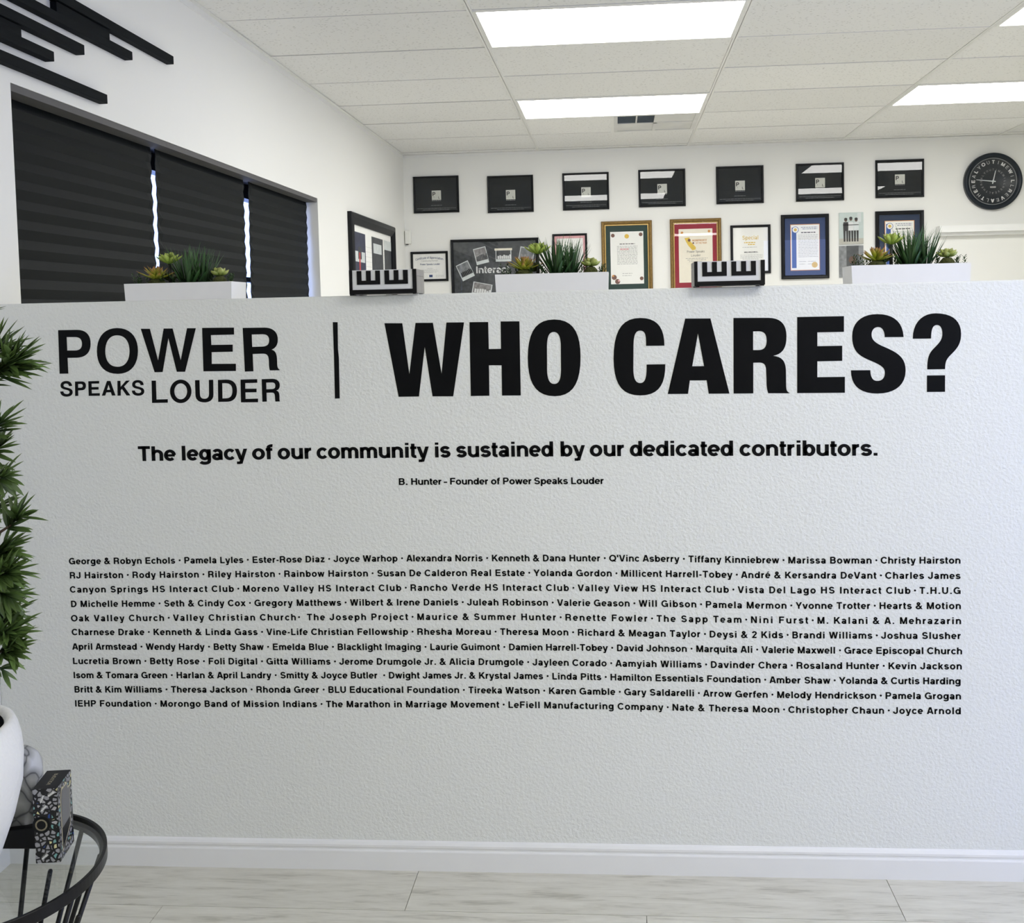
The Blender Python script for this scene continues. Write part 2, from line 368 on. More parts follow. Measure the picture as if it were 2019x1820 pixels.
GL = {
 ' ': (.36, []), 'A': (.93, [D_(.11, 0, .42, 1), D_(.82, 0, .51, 1), B_(.25, .68, .28)]),
 'B': (.95, [V_(.18), B_(.18, .55, .92), B_(.18, .57, .53), B_(.18, .57, .08), A_(.54, .725, .2, .195, -90, 90), A_(.56, .305, .22, .225, -90, 90)]),
 'C': (.98, [A_(.51, .5, .40, .42, 38, 322)]), 'D': (1., [V_(.18), B_(.18, .45, .92), B_(.18, .45, .08), A_(.45, .5, .38, .42, -90, 90)]),
 'E': (.93, [V_(.18), B_(.18, .84, .92), B_(.18, .8, .52), B_(.18, .86, .08)]), 'F': (.85, [V_(.18), B_(.18, .81, .92), B_(.18, .74, .5)]),
 'G': (1.08, [A_(.53, .5, .4, .42, 42, 325), V_(.93, 0, .5, .15), B_(.58, 1., .46)]), 'H': (1., [V_(.18), V_(.82), B_(.18, .82, .53)]),
 'I': (.39, [V_(.195)]), 'J': (.77, [V_(.58, .3, 1), A_(.34, .3, .24, .22, 170, 360)]), 'K': (.98, [V_(.18), D_(.26, .36, .8, 1, .25), D_(.86, 0, .44, .6, .24)]),
 'L': (.8, [V_(.18), B_(.18, .76, .08)]), 'M': (1.16, [V_(.18), V_(.98), D_(.22, 1, .58, 0, .19), D_(.94, 1, .58, 0, .19)]),
 'N': (1., [V_(.18), V_(.82), D_(.2, 1, .8, 0, .22)]), 'O': (1.08, [O_(.54, .5, .42, .42)]),
 'P': (.93, [V_(.18), B_(.18, .55, .92), B_(.18, .55, .45), A_(.55, .685, .22, .235, -90, 90)]), 'Q': (1.08, [O_(.54, .5, .42, .42), D_(.6, .28, .95, -.04, .2)]),
 'R': (1., [V_(.18), B_(.18, .58, .92), B_(.18, .58, .47), A_(.58, .695, .22, .225, -90, 90), A_(.56, .25, .23, .22, 0, 90), V_(.79, 0, .25)]),
 'S': (.93, [A_(.465, .71, .28, .21, 15, 270), A_(.465, .29, .31, .21, 90, -165)]), 'T': (.86, [V_(.43), B_(.04, .82, .92)]),
 'U': (1., [V_(.18, .36, 1), V_(.82, .36, 1), A_(.5, .36, .32, .28, 180, 360)]), 'V': (.93, [D_(.12, 1, .43, 0), D_(.81, 1, .5, 0)]),
 'W': (1.31, [D_(.12, 1, .36, 0, .19), D_(.63, 1, .4, 0, .19), D_(.68, 1, .91, 0, .19), D_(1.19, 1, .95, 0, .19)]),
 'Y': (.93, [D_(.12, 1, .44, .4, .22), D_(.81, 1, .49, .4, .22), V_(.465, 0, .44)]), 'Z': (.85, [B_(.08, .78, .92), B_(.06, .8, .08), D_(.14, .1, .7, .9, .24)]),
 'a': (.78, [V_(.59, 0, .5), A_(.37, .49, .22, .175, 0, 158), ('c', O_(.345, .215, .2, .14)[1]), B_(.34, .59, .37, .11)]),
 'b': (.85, [V_(.17), O_(.46, .37, .25, .295)]), 'c': (.74, [A_(.4, .37, .275, .295, 38, 322)]), 'd': (.85, [V_(.68), O_(.39, .37, .25, .295)]),
 'e': (.78, [A_(.39, .37, .27, .295, 0, 316), B_(.13, .7, .36, .12)]), 'f': (.46, [V_(.2, 0, .8), A_(.4, .8, .2, .12, 75, 180), B_(.03, .43, .665, .14)]),
 'g': (.85, [O_(.39, .38, .25, .285), V_(.68, -.06, .74), A_(.39, -.06, .29, .15, 200, 360)]), 'h': (.85, [V_(.17), V_(.68, 0, .45), A_(.425, .44, .255, .225, 0, 180)]),
 'i': (.39, [V_(.195, 0, .74), V_(.195, .85, 1)]), 'j': (.39, [V_(.195, -.12, .74), V_(.195, .85, 1), A_(.07, -.12, .125, .09, 270, 360)]),
 'k': (.78, [V_(.17), D_(.27, .28, .6, .74, .23), D_(.65, 0, .36, .44, .23)]), 'l': (.39, [V_(.195)]),
 'm': (1.24, [V_(.17, 0, .74), V_(.62, 0, .45), V_(1.07, 0, .45), A_(.395, .45, .225, .215, 0, 180), A_(.845, .45, .225, .215, 0, 180)]),
 'n': (.85, [V_(.17, 0, .74), V_(.68, 0, .44), A_(.425, .44, .255, .225, 0, 180)]), 'o': (.85, [O_(.425, .37, .28, .295)]),
 'p': (.85, [V_(.17, -.28, .74), O_(.46, .37, .25, .295)]), 'q': (.85, [V_(.68, -.28, .74), O_(.39, .37, .25, .295)]),
 'r': (.54, [V_(.17, 0, .74), A_(.47, .4, .3, .255, 88, 180)]), 's': (.74, [A_(.37, .515, .215, .15, 15, 270), A_(.37, .222, .235, .147, 90, -165)]),
 't': (.46, [V_(.2, .16, .94), B_(.03, .43, .665, .14), A_(.36, .17, .16, .095, 180, 290)]), 'u': (.85, [V_(.68, 0, .74), V_(.17, .3, .74), A_(.425, .3, .255, .225, 180, 360)]),
 'v': (.78, [D_(.11, .74, .36, 0, .2), D_(.67, .74, .42, 0, .2)]), 'w': (1.08, [D_(.11, .74, .31, 0, .18), D_(.52, .74, .33, 0, .18), D_(.56, .74, .75, 0, .18), D_(.97, .74, .77, 0, .18)]),
 'x': (.78, [D_(.13, .74, .66, 0, .23), D_(.65, .74, .12, 0, .23)]), 'y': (.78, [D_(.11, .74, .38, .0, .2), D_(.67, .74, .34, -.28, .19), B_(.1, .34, -.21, .14)]),
 'z': (.72, [B_(.08, .64, .665), B_(.06, .66, .075), D_(.15, .1, .56, .64, .22)]),
 '&': (1., [O_(.4, .78, .16, .15), A_(.38, .25, .27, .19, 95, 325), D_(.27, .72, .88, 0, .22), D_(.58, .12, .84, .5, .17)]),
 '2': (.78, [A_(.39, .71, .25, .21, -25, 172), D_(.15, .08, .6, .62, .22), B_(.08, .7, .08)]), "'": (.3, [V_(.15, .64, 1)]),
 '.': (.39, [V_(.195, 0, .18)]), '-': (.46, [B_(.06, .4, .36, .15)]), '?': (.85, [A_(.42, .74, .26, .19, -70, 180), V_(.42, .3, .56), V_(.42, 0, .18)]),
}
GL['é'] = (.78, GL['e'][1] + [D_(.34, .82, .5, 1.0, .17)])


def band(pts, closed, hx, hy):
    n = len(pts); L = []; R = []
    for i in range(n):
        a = pts[i - 1] if (i or closed) else pts[0]; b = pts[(i + 1) % n] if (i < n - 1 or closed) else pts[-1]
        dx, dy = b[0] - a[0], b[1] - a[1]; l = math.hypot(dx, dy) or 1
        nx, ny = -dy / l * hx, dx / l * hy
        L.append((pts[i][0] + nx, pts[i][1] + ny)); R.append((pts[i][0] - nx, pts[i][1] - ny))
    return [[R[i], R[(i + 1) % n], L[(i + 1) % n], L[i]] for i in range(n if closed else n - 1)]


def glyph(ch, bold=1.):
    out = []
    for k, pts in GL[ch][1]:
        if k in 'vb':
            g = (bold - 1) * (HX if k == 'v' else HY) * .9
            if k == 'v': out.append([(pts[0][0] - g, pts[0][1]), (pts[1][0] + g, pts[1][1]), (pts[2][0] + g, pts[2][1]), (pts[3][0] - g, pts[3][1])])
            else: out.append([(pts[0][0], pts[0][1] - g), (pts[1][0], pts[1][1] - g), (pts[2][0], pts[2][1] + g), (pts[3][0], pts[3][1] + g)])
        else: out += band(pts, k == 'c', HX * bold, HY * bold)
    return out


def width(s): return sum(GL[c][0] for c in s) - .16 if s else 0


def text_polys(s, x0, x1, cap, fit='track', bold=1.):
    """polygons of the string between x0 and x1 (units of the target plane), baseline 0"""
    nat = width(s) * cap; k = 1.; tr = 0.
    if fit == 'track' and len(s) > 1: tr = (x1 - x0 - nat) / (len(s) - 1)
    else: k = (x1 - x0) / nat
    out = []; x = x0 - .085 * cap * k
    for c in s:
        for pl in glyph(c, bold): out.append([(x + px * cap * k, py * cap) for px, py in pl])
        x += GL[c][0] * cap * k + tr
    return out


def emit(mb, polys, fn, mi=0):
    """fn maps plane coordinates to world"""
    for pl in polys:
        mb.add([fn(x, y) for x, y in pl], [tuple(range(len(pl)))], mi)


def solid(mb, polys, fn, depth, mi=0):
    """thin solid letters: front face plus rim, depth away from the surface"""
    for pl in polys:
        n = len(pl); fr = [fn(x, y, depth) for x, y in pl]; bk = [fn(x, y, 0) for x, y in pl]
        mb.add(fr + bk, [tuple(range(n))] + [(i, i + n, (i + 1) % n + n, (i + 1) % n) for i in range(n)], mi)


# ------------------------------------------------------------------ setting
def struct(o, label, cat): return tag(o, label, cat, kind='structure')


# floor planks (one floor, planks are its pattern)
fb = MB(); pw, pl_ = .187, 1.2465; rnd = random.Random(3)
y = 2.401 - 34 * pw; row = 0
rows = [2.401 + i * pw for i in range(-33, 32)]
for i, y in enumerate(rows):
    k = i - 33
    off = {0: -.5655, -1: .047}.get(k, rnd.random() * pl_)
    x = off - math.ceil((off - XL) / pl_) * pl_
    while x < XR:
        a, b = max(x + .0008, XL - .02), min(x + pl_ - .0008, XR + .02)
        if b > a and y < D2 + .02: fb.box(a, b, y + .0008, min(y + pw - .0008, D2 + .02), -.012, 0)
        x += pl_
fb.box(XL - .05, XR + .05, YR - .05, D2 + .05, -.06, -.0118, 1)
fl = fb.build('floor', [M['floor'], M['plenum']]); struct(fl, 'pale grey oak plank floor along the foot of the lettered half wall', 'floor')

# left wall with its window opening
WY0, WY1, WZ0, WZ1 = 2.777, 5.722, .86, H + .700
lw = MB(); T = .22
lw.box(XL - T, XL, YR, WY0, 0, ZC + .1); lw.box(XL - T, XL, WY1, D2 + T, 0, ZC + .1)
lw.box(XL - T, XL, WY0, WY1, 0, WZ0); lw.box(XL - T, XL, WY0, WY1, WZ1, ZC + .1)
struct(lw.build('wall_left', M['wall']), 'white left wall with the dark shaded window in it', 'wall')
bw = MB(); bw.box(XL, XR, D2, D2 + .2, 0, ZC + .1)
struct(bw.build('wall_back', M['wall']), 'white back wall hung with rows of frames', 'wall')
rw = MB(); rw.box(XR, XR + .2, D1 + TH, D2 + .2, 0, ZC + .1)
rw.box(2.75, XR + .2, D1 - .02 + .6, D1 + TH + .6, 0, ZC + .1)
struct(rw.build('wall_right', M['wall']), 'white wall closing the room on the right, out of view', 'wall')
# storefront side of the front room: daylight comes in here
sf = MB(); SX = 1.86
sf.box(SX, SX + .15, YR, 1.25, 0, ZC + .1); sf.box(SX, SX + .15, 1.25, 2.4, 0, .12); sf.box(SX, SX + .15, 1.25, 2.4, 2.25, ZC + .1)
sf.box(SX, SX + .15, 2.4, D1 - .012, 0, ZC + .1)
sf.box(SX + .04, SX + .11, 1.25, 1.31, .12, 2.25)
struct(sf.build('wall_storefront', M['wall']), 'storefront wall of the front room with a large daylight opening', 'wall')
rr = MB(); rr.box(XL - T, SX + .15, YR - .2, YR, 0, ZC + .1)
struct(rr.build('wall_rear', M['wall']), 'plain white wall behind the photographer', 'wall')

# half wall
hw = MB(); hw.box(XL, 2.75, D1, D1 + TH, 0, ZT)
struct(hw.build('wall_front', M['halfwall'], bevel=.004), 'white textured half wall carrying the black lettering', 'wall')


def skirting(name, p0, p1, out, label):
    """moulded skirting from p0 to p1, out = direction it faces"""
    prof = [(0, 0), (.011, 0), (.011, .052), (.0095, .055), (.0075, .056), (.0075, .060), (.010, .064), (.010, .070), (.006, .076), (.002, .079), (0, .079)]
    mb = MB(); n = len(prof); vs = []
    for p in (p0, p1): vs += [(p[0] + out[0] * a, p[1] + out[1] * a, b) for a, b in prof]
    mb.add(vs, [(i, (i + 1) % n, (i + 1) % n + n, i + n) for i in range(n)] + [tuple(range(n))[::-1], tuple(range(n, 2 * n))])
    struct(mb.build(name, M['trim']), label, 'baseboard')


skirting('baseboard_front', (XL, D1), (SX, D1), (0, -1), 'white moulded baseboard under the lettered half wall')
skirting('baseboard_left', (XL, YR), (XL, D1 - .011), (1, 0), 'white baseboard of the left wall behind the glass table')

# ceiling: tiles, grid, dark space above
GX0, GY0, PXT, PYT = -.615, 4.3446, 1.2192, .6100
xs = [GX0 + PXT * k for k in range(-1, 6)]; ys = [GY0 + PYT * k for k in range(-14, 8)]
lights = {(1, 14), (1, 17), (3, 17), (3, 14), (2, 8), (2, 4)}      # bays holding lit panels (x index, y index)
VENT = (1, 18)
cb = MB()
for i in range(len(xs)):
    for j in range(len(ys)):
        if (i, j) in lights or (i, j) == VENT: continue
        a, b = max(xs[i] + .012, XL), min(xs[i] + PXT - .0125, XR); c, e = max(ys[j] + .0075, YR), min(ys[j] + PYT - .009, D2)
        if b - a < .02 or e - c < .02: continue
        jj = rnd.random() * .002
        cb.box(a, b, c, e, ZC + .003 + jj, ZC + .02)
vx = xs[1]; vy = ys[18]
cb.box(vx + .012, vx + PXT / 2 - .008, vy + .0075, vy + PYT - .009, ZC + .003, ZC + .02)
cb.box(XL - .1, XR + .1, YR - .1, D2 + .1, ZC + .12, ZC + .16, 1)
ce = cb.build('ceiling', [M['tile'], M['plenum']]); struct(ce, 'white dropped ceiling of fissured tiles in a metal grid', 'ceiling')
gb = MB()
for x in xs:
    if x > XL: gb.box(x - .012, x + .012, YR, D2, ZC, ZC + .004); gb.box(x - .001, x + .001, YR, D2, ZC, ZC + .03)
for y in ys:
    if YR < y < D2: gb.box(XL, XR, y - .007, y + .007, ZC + .0005, ZC + .004)
gb.box(vx + PXT / 2 - .012, vx + PXT / 2 + .012, vy, vy + PYT, ZC, ZC + .004)
g = gb.build('grid_bars', M['grid'], ce)
ab = MB()
ab.box(XL, XL + .022, D1, D2, ZC - .001, ZC + .0015); ab.box(XL, XL + .003, D1, D2, ZC - .030, ZC)
struct(ab.build('trim_1', M['grid']), 'white wall angle where ceiling meets left wall', 'trim')
ab = MB(); ab.box(XL + .003, XR, D2 - .022, D2, ZC - .001, ZC + .0015); ab.box(XL + .003, XR, D2 - .003, D2, ZC - .022, ZC)
struct(ab.build('trim_2', M['grid']), 'white wall angle where ceiling meets back wall', 'trim')


def troffer(i, j, label):
    x0, x1, y0, y1 = xs[i] + .012, xs[i] + PXT - .012, ys[j] + .007, ys[j] + PYT - .007
    t = thing('ceiling_light', ((x0 + x1) / 2, (y0 + y1) / 2, ZC), label, 'ceiling light', 'lit panels of the dropped ceiling')
    fr = MB(); w = .014
    for a in ((x0, x1, y0, y0 + w), (x0, x1, y1 - w, y1), (x0, x0 + w, y0 + w, y1 - w), (x1 - w, x1, y0 + w, y1 - w)): fr.box(*a, ZC - .001, ZC + .05)
    fr.box(x0, x1, y0, y1, ZC + .05, ZC + .055)
    fr.build('frame', M['grid'], t)
    df = MB(); df.box(x0 + w, x1 - w, y0 + w, y1 - w, ZC + .002, ZC + .006)
    df.build('diffuser', M['lamp'], t)


troffer(1, 14, 'large glowing ceiling panel at top centre, nearest of those above the back room')
troffer(1, 17, 'glowing ceiling panel in front of the ceiling vent')
troffer(3, 17, 'glowing ceiling panel cut by the right edge, above the clock')
troffer(3, 14, 'corner of a glowing ceiling panel at the top right')
for q in ((2, 8), (2, 4)): troffer(*q, 'glowing ceiling panel added over the front room, out of view')  # unseen panels added to light the front of the half wall

# ceiling vent
t = thing('ceiling_vent', (vx + .9, vy + .3, ZC), 'dusty white ceiling vent with two dark grille cells', 'vent')
x0, x1, y0, y1 = vx + PXT / 2 + .008, vx + PXT - .012, vy + .0075, vy + PYT - .009
b = MB(); w = .03; xm = (x0 + x1) / 2; ym = (y0 + y1) / 2; xq = (x0 + xm) / 2
for a in ((x0, x1, y0, y0 + .02), (x0, x1, y1 - .02, y1), (x0, x0 + w, y0 + .02, y1 - .02), (x1 - w, x1, y0 + .02, y1 - .02), (xm - .012, xm + .012, y0 + .02, y1 - .02), (x0 + w, x1 - w, ym - .012, ym + .012)):
    b.box(*a, ZC + .001, ZC + .012)
b.box(xq + .008, xq + .018, y0 + .02, ym - .012, ZC + .001, ZC + .012)
b.build('frame', M['ventwhite'], t)
b = MB(); b.box(x0 + w, xm - .012, ym + .012, y1 - .02, ZC + .006, ZC + .010); b.box(xm + .012, x1 - w, y0 + .02, ym - .012, ZC + .006, ZC + .010); b.box(xm + .012, x1 - w, ym + .012, y1 - .02, ZC + .006, ZC + .010)
b.build('blank_panel', M['ventwhite'], t)
for a, c in ((x0 + w, xq + .008), (xq + .018, xm - .012)):
    b = MB(); b.box(a, c, y0 + .02, ym - .012, ZC + .03, ZC + .034)
    k = 0
    while y0 + .03 + k * .022 < ym - .02: b.box(a, c, y0 + .03 + k * .022, y0 + .033 + k * .022, ZC + .004, ZC + .03); k += 1
    b.build('grille', M['ventdark'], t)

# window in the left wall
wx = XL - .15
wf = MB()
for a in ((WY0, WY0 + .05), (3.74, 3.82), (4.71, 4.79), (WY1 - .05, WY1)): wf.box(wx - .03, wx + .03, a[0], a[1], WZ0, WZ1)
wf.box(wx - .03, wx + .03, WY0, WY1, WZ0, WZ0 + .05); wf.box(wx - .03, wx + .03, WY0, WY1, WZ1 - .09, WZ1); wf.box(wx - .02, wx + .02, WY0, WY1, H + .19, H + .215)
wi = wf.build('window_1', M['mullion']); struct(wi, 'long dark framed window in the left wall behind black shades', 'window')
b = MB(); b.box(wx - .004, wx + .004, WY0 + .05, WY1 - .05, WZ0 + .05, WZ1 - .09); b.build('pane', M['window_glass'], wi)


def blind(y0t, y0b, y1t, y1b, label, ph, h0, h1):
    """pleated shade between slightly slanted side edges; t = at the top, b = at the half wall"""
    t = thing('pleated_shade', (XL - .065, (y0t + y1t) / 2, WZ0), label, 'window shade', 'black pleated shades of the long window')
    hb = MB(); hb.box(XL - .115, XL - .004, h0, h1, WZ1 - .022, WZ1 - .0005); hb.build('lintel_strip', M['topstrip'], t)  # dark grey strip filling the underside of the window head
    b = MB(); pitch = .030; n = int((WZ1 - .022 - WZ0) / pitch); vs = []; fs = []
    zr = H + .15
    r_ = random.Random(ph)
    for i in range(n + 1):
        z = WZ1 - .022 - i * pitch; u = min(1.25, max(0, (WZ1 - z) / (WZ1 - zr)))
        am = .006 if i % 2 else -.006; wob = .002 * math.sin(i * .9 + ph)
        a = y0t + (y0b - y0t) * u + wob; c = y1t + (y1b - y1t) * u + wob
        for back in (0, .002): vs += [(XL - .062 - back + am * k_, y_, z) for y_, k_ in ((a, .25), (a + .035, 1), (c - .035, 1), (c, .45))]
    for i in range(n):
        k = i * 8
        for j in range(3): fs += [(k + j, k + j + 8, k + j + 9, k + j + 1), (k + 4 + j, k + 5 + j, k + 13 + j, k + 12 + j)]
        fs += [(k, k + 4, k + 12, k + 8), (k + 3, k + 11, k + 15, k + 7)]
    b.add(vs, fs); b.build('pleated_fabric', M['blind'], t)


BX = XL - .064
e = lambda x, y: un(x, y, X=BX).y
blind(2.782, 2.782, e(296, 308), e(307, 540), 'black pleated shade nearest the camera, below the wooden slats', 1, 2.7775, 3.784)
blind(e(303.5, 308) + .006, e(313, 540) + .006, e(479, 364), e(486.5, 572), 'middle black pleated shade, behind the first planter', 2, 3.7845, 4.764)
blind(e(489, 364) + .002, e(494, 572) + .004, 5.704, 5.694, 'black pleated shade farthest from the camera, narrowest of three', 3, 4.7645, 5.7215)

# wooden slats on the left wall
SL = [(1.8, 3.800, 1.0012, 1.0325, 'uppermost black wall slat, reaching farthest right'),
      (3.001, 3.3235, .964, .9995, 'short black wall slat between the two uppermost long ones'),
      (1.8, 3.465, .9335, .963, 'second long black wall slat from the top'),
      (1.8, 3.140, .869, .901, 'third long black wall slat from the top'),
      (1.8, 2.809, .8345, .868, 'short black wall slat wedged under the third long one'),
      (1.8, 2.961, .8035, .8335, 'fourth long black wall slat from the top'),
      (1.8, 3.274, .740, .771, 'lowest black wall slat, standing alone just above the window')]
for i, (a, c, z0, z1, lab) in enumerate(SL):
    b = MB(); b.box(XL, XL + (.03 if i not in (1, 4) else .022), a, c, H + z0, H + z1)
    tag(b.build('wall_slat', M['slat'], bevel=.0015, at=(XL, (a + c) / 2, H + z0)), lab, 'wall slat', 'black wooden slats on the left wall')


# ------------------------------------------------------------------ picture frames
def flat(Yp):
    return lambda x, z, d=0.: (x, Yp - d, z)


class Pic:
    """flat artwork on the back wall, u and v run 0..1 from the lower left corner"""
    def __init__(s, tl, br, Yw=D2):
        p = un(*tl, Y=Yw - .015); q = un(*br, Y=Yw - .015)
        s.x0, s.x1, s.z0, s.z1 = p.x, q.x, q.z, p.z; s.w = q.x - p.x; s.h = p.z - q.z; s.Y = Yw

    def thing(s, name, label, cat, group=None):
        s.t = thing(name, ((s.x0 + s.x1) / 2, s.Y, s.z0), label, cat, group); return s.t

    def frame(s, w, d=.022, m='frame', lip=None, name='frame'):
        b = MB(); x0, x1, z0, z1, Y = s.x0, s.x1, s.z0, s.z1, s.Y
        # mitred moulding: outer edge low, crest, inner edge low
        prof = [(0, 0), (0, d * .75), (w * .25, d), (w * .7, d * .9), (w, d * .55), (w, 0)]
        rings = [[(x0 + a, Y - e, z0 + a), (x1 - a, Y - e, z0 + a), (x1 - a, Y - e, z1 - a), (x0 + a, Y - e, z1 - a)] for a, e in prof]
        vs = [p for rg in rings for p in rg]; n = len(prof)
        b.add(vs, [(i * 4 + k, i * 4 + (k + 1) % 4, ((i + 1) % n) * 4 + (k + 1) % 4, ((i + 1) % n) * 4 + k) for i in range(n) for k in range(4)])
        f_ = b.build(name, M[m], s.t); s.fw = w
        if lip:
            b = MB(); l = .008
            for a in ((x0 + w, x1 - w, z0 + w, z0 + w + l), (x0 + w, x1 - w, z1 - w - l, z1 - w), (x0 + w, x0 + w + l, z0 + w + l, z1 - w - l), (x1 - w - l, x1 - w, z0 + w + l, z1 - w - l)):
                b.box(a[0], a[1], Y - d * .6, Y - .004, a[2], a[3])
            b.build('inner_lip', M[lip], f_)
        return f_

    def P(s, u, v, d): return (s.x0 + u * s.w, s.Y - d, s.z0 + v * s.h)

    def panel(s, name, u0, u1, v0, v1, m, d, parent=None, th=.001):
        b = MB(); p = s.P(u0, v0, d); q = s.P(u1, v1, d); b.box(p[0], q[0], p[1], p[1] + th, p[2], q[2]); return b.build(name, M[m], parent or s.t)

    def backing(s, m, name='mat_board'):
        i = s.fw * .8; b = MB(); b.box(s.x0 + i, s.x1 - i, s.Y - .006, s.Y - .0005, s.z0 + i, s.z1 - i); return b.build(name, M[m], s.t)

    def glass(s, d=.0125):
        i = s.fw * .95; b = MB(); b.sheet([(s.x0 + i, s.Y - d, s.z0 + i), (s.x1 - i, s.Y - d, s.z0 + i), (s.x1 - i, s.Y - d, s.z1 - i), (s.x0 + i, s.Y - d, s.z1 - i)])
        return b.build('glass', M['glass'], s.t)

    def lines(s, name, m, rows, d, parent=None, seed=1, h=None):
        """rows of small print too fine to read: (u0, u1, v)"""
        r_ = random.Random(seed); o = None; gr = []
        for rw_ in rows:
            if gr and abs(gr[-1][-1][2] - rw_[2]) < .034 and rw_[0] < gr[-1][-1][1]: gr[-1].append(rw_)
            else: gr.append([rw_])
        for rws in gr:
            b = MB()
            for u0, u1, v in rws:
                u = u0; hh = (h or .010) * .5
                while u < u1:
                    e = min(u1, u + r_.uniform(.02, .07)); p = s.P(u, v - hh, d); q = s.P(e, v + hh, d); b.box(p[0], q[0], p[1], p[1] + .0004, p[2], q[2]); u = e + .012
            o = b.build(name, M[m], parent or s.t)
        return o

    def text(s, name, txt, u0, u1, v, cap, m, d, parent=None, bold=1., curve=0.):
        b = MB()
        def fn(x, y):
            k = (x - s.x0) / s.w; k0 = (k - u0) / (u1 - u0) * 2 - 1
            return (x, s.Y - d, s.z0 + v * s.h + y - curve * k0 * k0 * s.h)
        emit(b, text_polys(txt, s.x0 + u0 * s.w, s.x0 + u1 * s.w, cap * s.h, 'scale', bold), fn)
        return b.build(name, M[m], parent or s.t)

    def disc(s, name, u, v, r_, m, d, parent=None, n=24):
        b = MB(); c = s.P(u, v, d); b.sheet([(c[0] + r_ * s.h * math.cos(2 * PI * i / n), c[1], c[2] + r_ * s.h * math.sin(2 * PI * i / n)) for i in range(n)]); return b.build(name, M[m], parent or s.t)


# the row of seven black posters with a letter tile
PT = [((814.2, 347.2), (905.1, 419.6), 'black tile poster at the far left of the top row, nearest the corner'),
      ((960, 346.7), (1052.3, 418), 'second black tile poster from the corner in the top row'),
      ((1108.3, 341.9), (1201.5, 412.1), 'third black tile poster from the corner, crossed by two full white reflections'),
      ((1258.2, 335), (1352.3, 406.2), 'middle black tile poster of the top row, white reflection over its tile'),
      ((1410.9, 329.4), (1507, 399), 'fifth black tile poster from the corner, clear of reflections, above the crimson frame'),
      ((1568.4, 322.9), (1665.5, 394.8), 'sixth black tile poster from the corner, above the first navy matted frame'),
      ((1725.7, 315.4), (1823.1, 388.3), 'last black tile poster of the top row, next to the clock')]
first = None
for i, (tl, br, lab) in enumerate(PT):
    if first is None:
        p = Pic(tl, br); cx_, cz_ = (p.x0 + p.x1) / 2, (p.z0 + p.z1) / 2
        p.x0, p.x1, p.w = cx_ - .189, cx_ + .189, .378; p.z0, p.z1, p.h = cz_ - .150, cz_ + .150, .300
        first = p.thing('framed_poster', lab, 'framed poster', 'black letter tile posters of the top row')
        p.frame(.017, .02); p.backing('print', 'poster_print')
        tl_ = p.panel('letter_tile', .403, .607, .355, .610, 'tilecard', .0075)
        p.text('letter_p', 'P', .422, .482, .462, .105, 'ink', .0078, tl_, 1.35); p.text('letter_l', 'L', .548, .58, .385, .06, 'ink', .0078, tl_)
        p.lines('caption_lettering', 'dimink', [(.445, .452, .43)], .0078, None, 3, .03)
        p.lines('title_lettering', 'whiteink', [(.405, .605, .335)], .0078, None, 4, .007)
        p.lines('small_lettering', 'dimink', [(.38, .62, .205), (.07, .93, .125), (.2, .8, .085)], .0078, None, 5, .010)
        p.glass()
        base = (cx_, cz_, first.location.copy())
    else:
        o = copy_tree(first); q = Pic(tl, br); o['label'] = lab
        o.location = base[2] + Vector(((q.x0 + q.x1) / 2 - base[0], 0, (q.z0 + q.z1) / 2 - base[1]))

# small landscape certificate
p = Pic((809.1, 496.8), (884, 553.9)); p.thing('framed_certificate', 'small landscape certificate in a thin black frame beside the large photo poster', 'framed certificate')
p.frame(.019, .02); pp = p.backing('paper', 'certificate_paper')
p.text('heading', 'Certificate of Appreciation', .13, .87, .76, .075, 'blueink', .0066, pp, .9, .06)
p.text('subheading', 'Community Partner', .28, .73, .665, .05, 'greyink', .0066, pp, .7)
p.text('recipient', 'Power Speaks Louder', .25, .78, .545, .06, 'blueink', .0066, pp)
p.lines('small_lettering', 'greyink', [(.44, .6, .43), (.28, .72, .385), (.28, .74, .34), (.34, .68, .3), (.66, .88, .2), (.66, .88, .16)], .0066, pp, 6, .008)
p.panel('logo_block', .485, .575, .14, .22, 'blueink', .0068, pp); p.glass()

# large photo poster
p = Pic((887.9, 473), (1064, 592)); p.thing('framed_poster', 'large black framed poster with scattered snapshots and the word Interact', 'framed poster')
p.frame(.022, .022); pp = p.backing('photo_dark', 'poster_print')
p.text('poster_word', 'Interact', .285, .66, .455, .11, 'whiteink', .0072, pp, 1.15)


def snap(p, pp, cx, cy, w, h, rot, m1, m2, name='snapshot'):
    b = MB(); ca, sa = math.cos(rot), math.sin(rot)
    def q(a, c, d): return (p.x0 + cx * p.w + (a * ca - c * sa), p.Y - d, p.z0 + cy * p.h + (a * sa + c * ca))
    b.sheet([q(-w / 2, -h / 2, .0072), q(w / 2, -h / 2, .0072), q(w / 2, h / 2, .0072), q(-w / 2, h / 2, .0072)], 0)
    b.sheet([q(-w * .45, -h * .3, .0076), q(w * .45, -h * .3, .0076), q(w * .45, h * .45, .0076), q(-w * .45, h * .45, .0076)], 1)
    r_ = random.Random(int(cx * 100))
    for k in range(7):
        xx = (-.38 + k * .125) * w; hh = h * r_.uniform(.2, .36)
        b.sheet([q(xx, -h * .28, .008), q(xx + w * .1, -h * .28, .008), q(xx + w * .1, -h * .28 + hh, .008), q(xx, -h * .28 + hh, .008)], 2)
    return b.build(name, [M['photo_sky'], M[m1], M[m2]], pp)


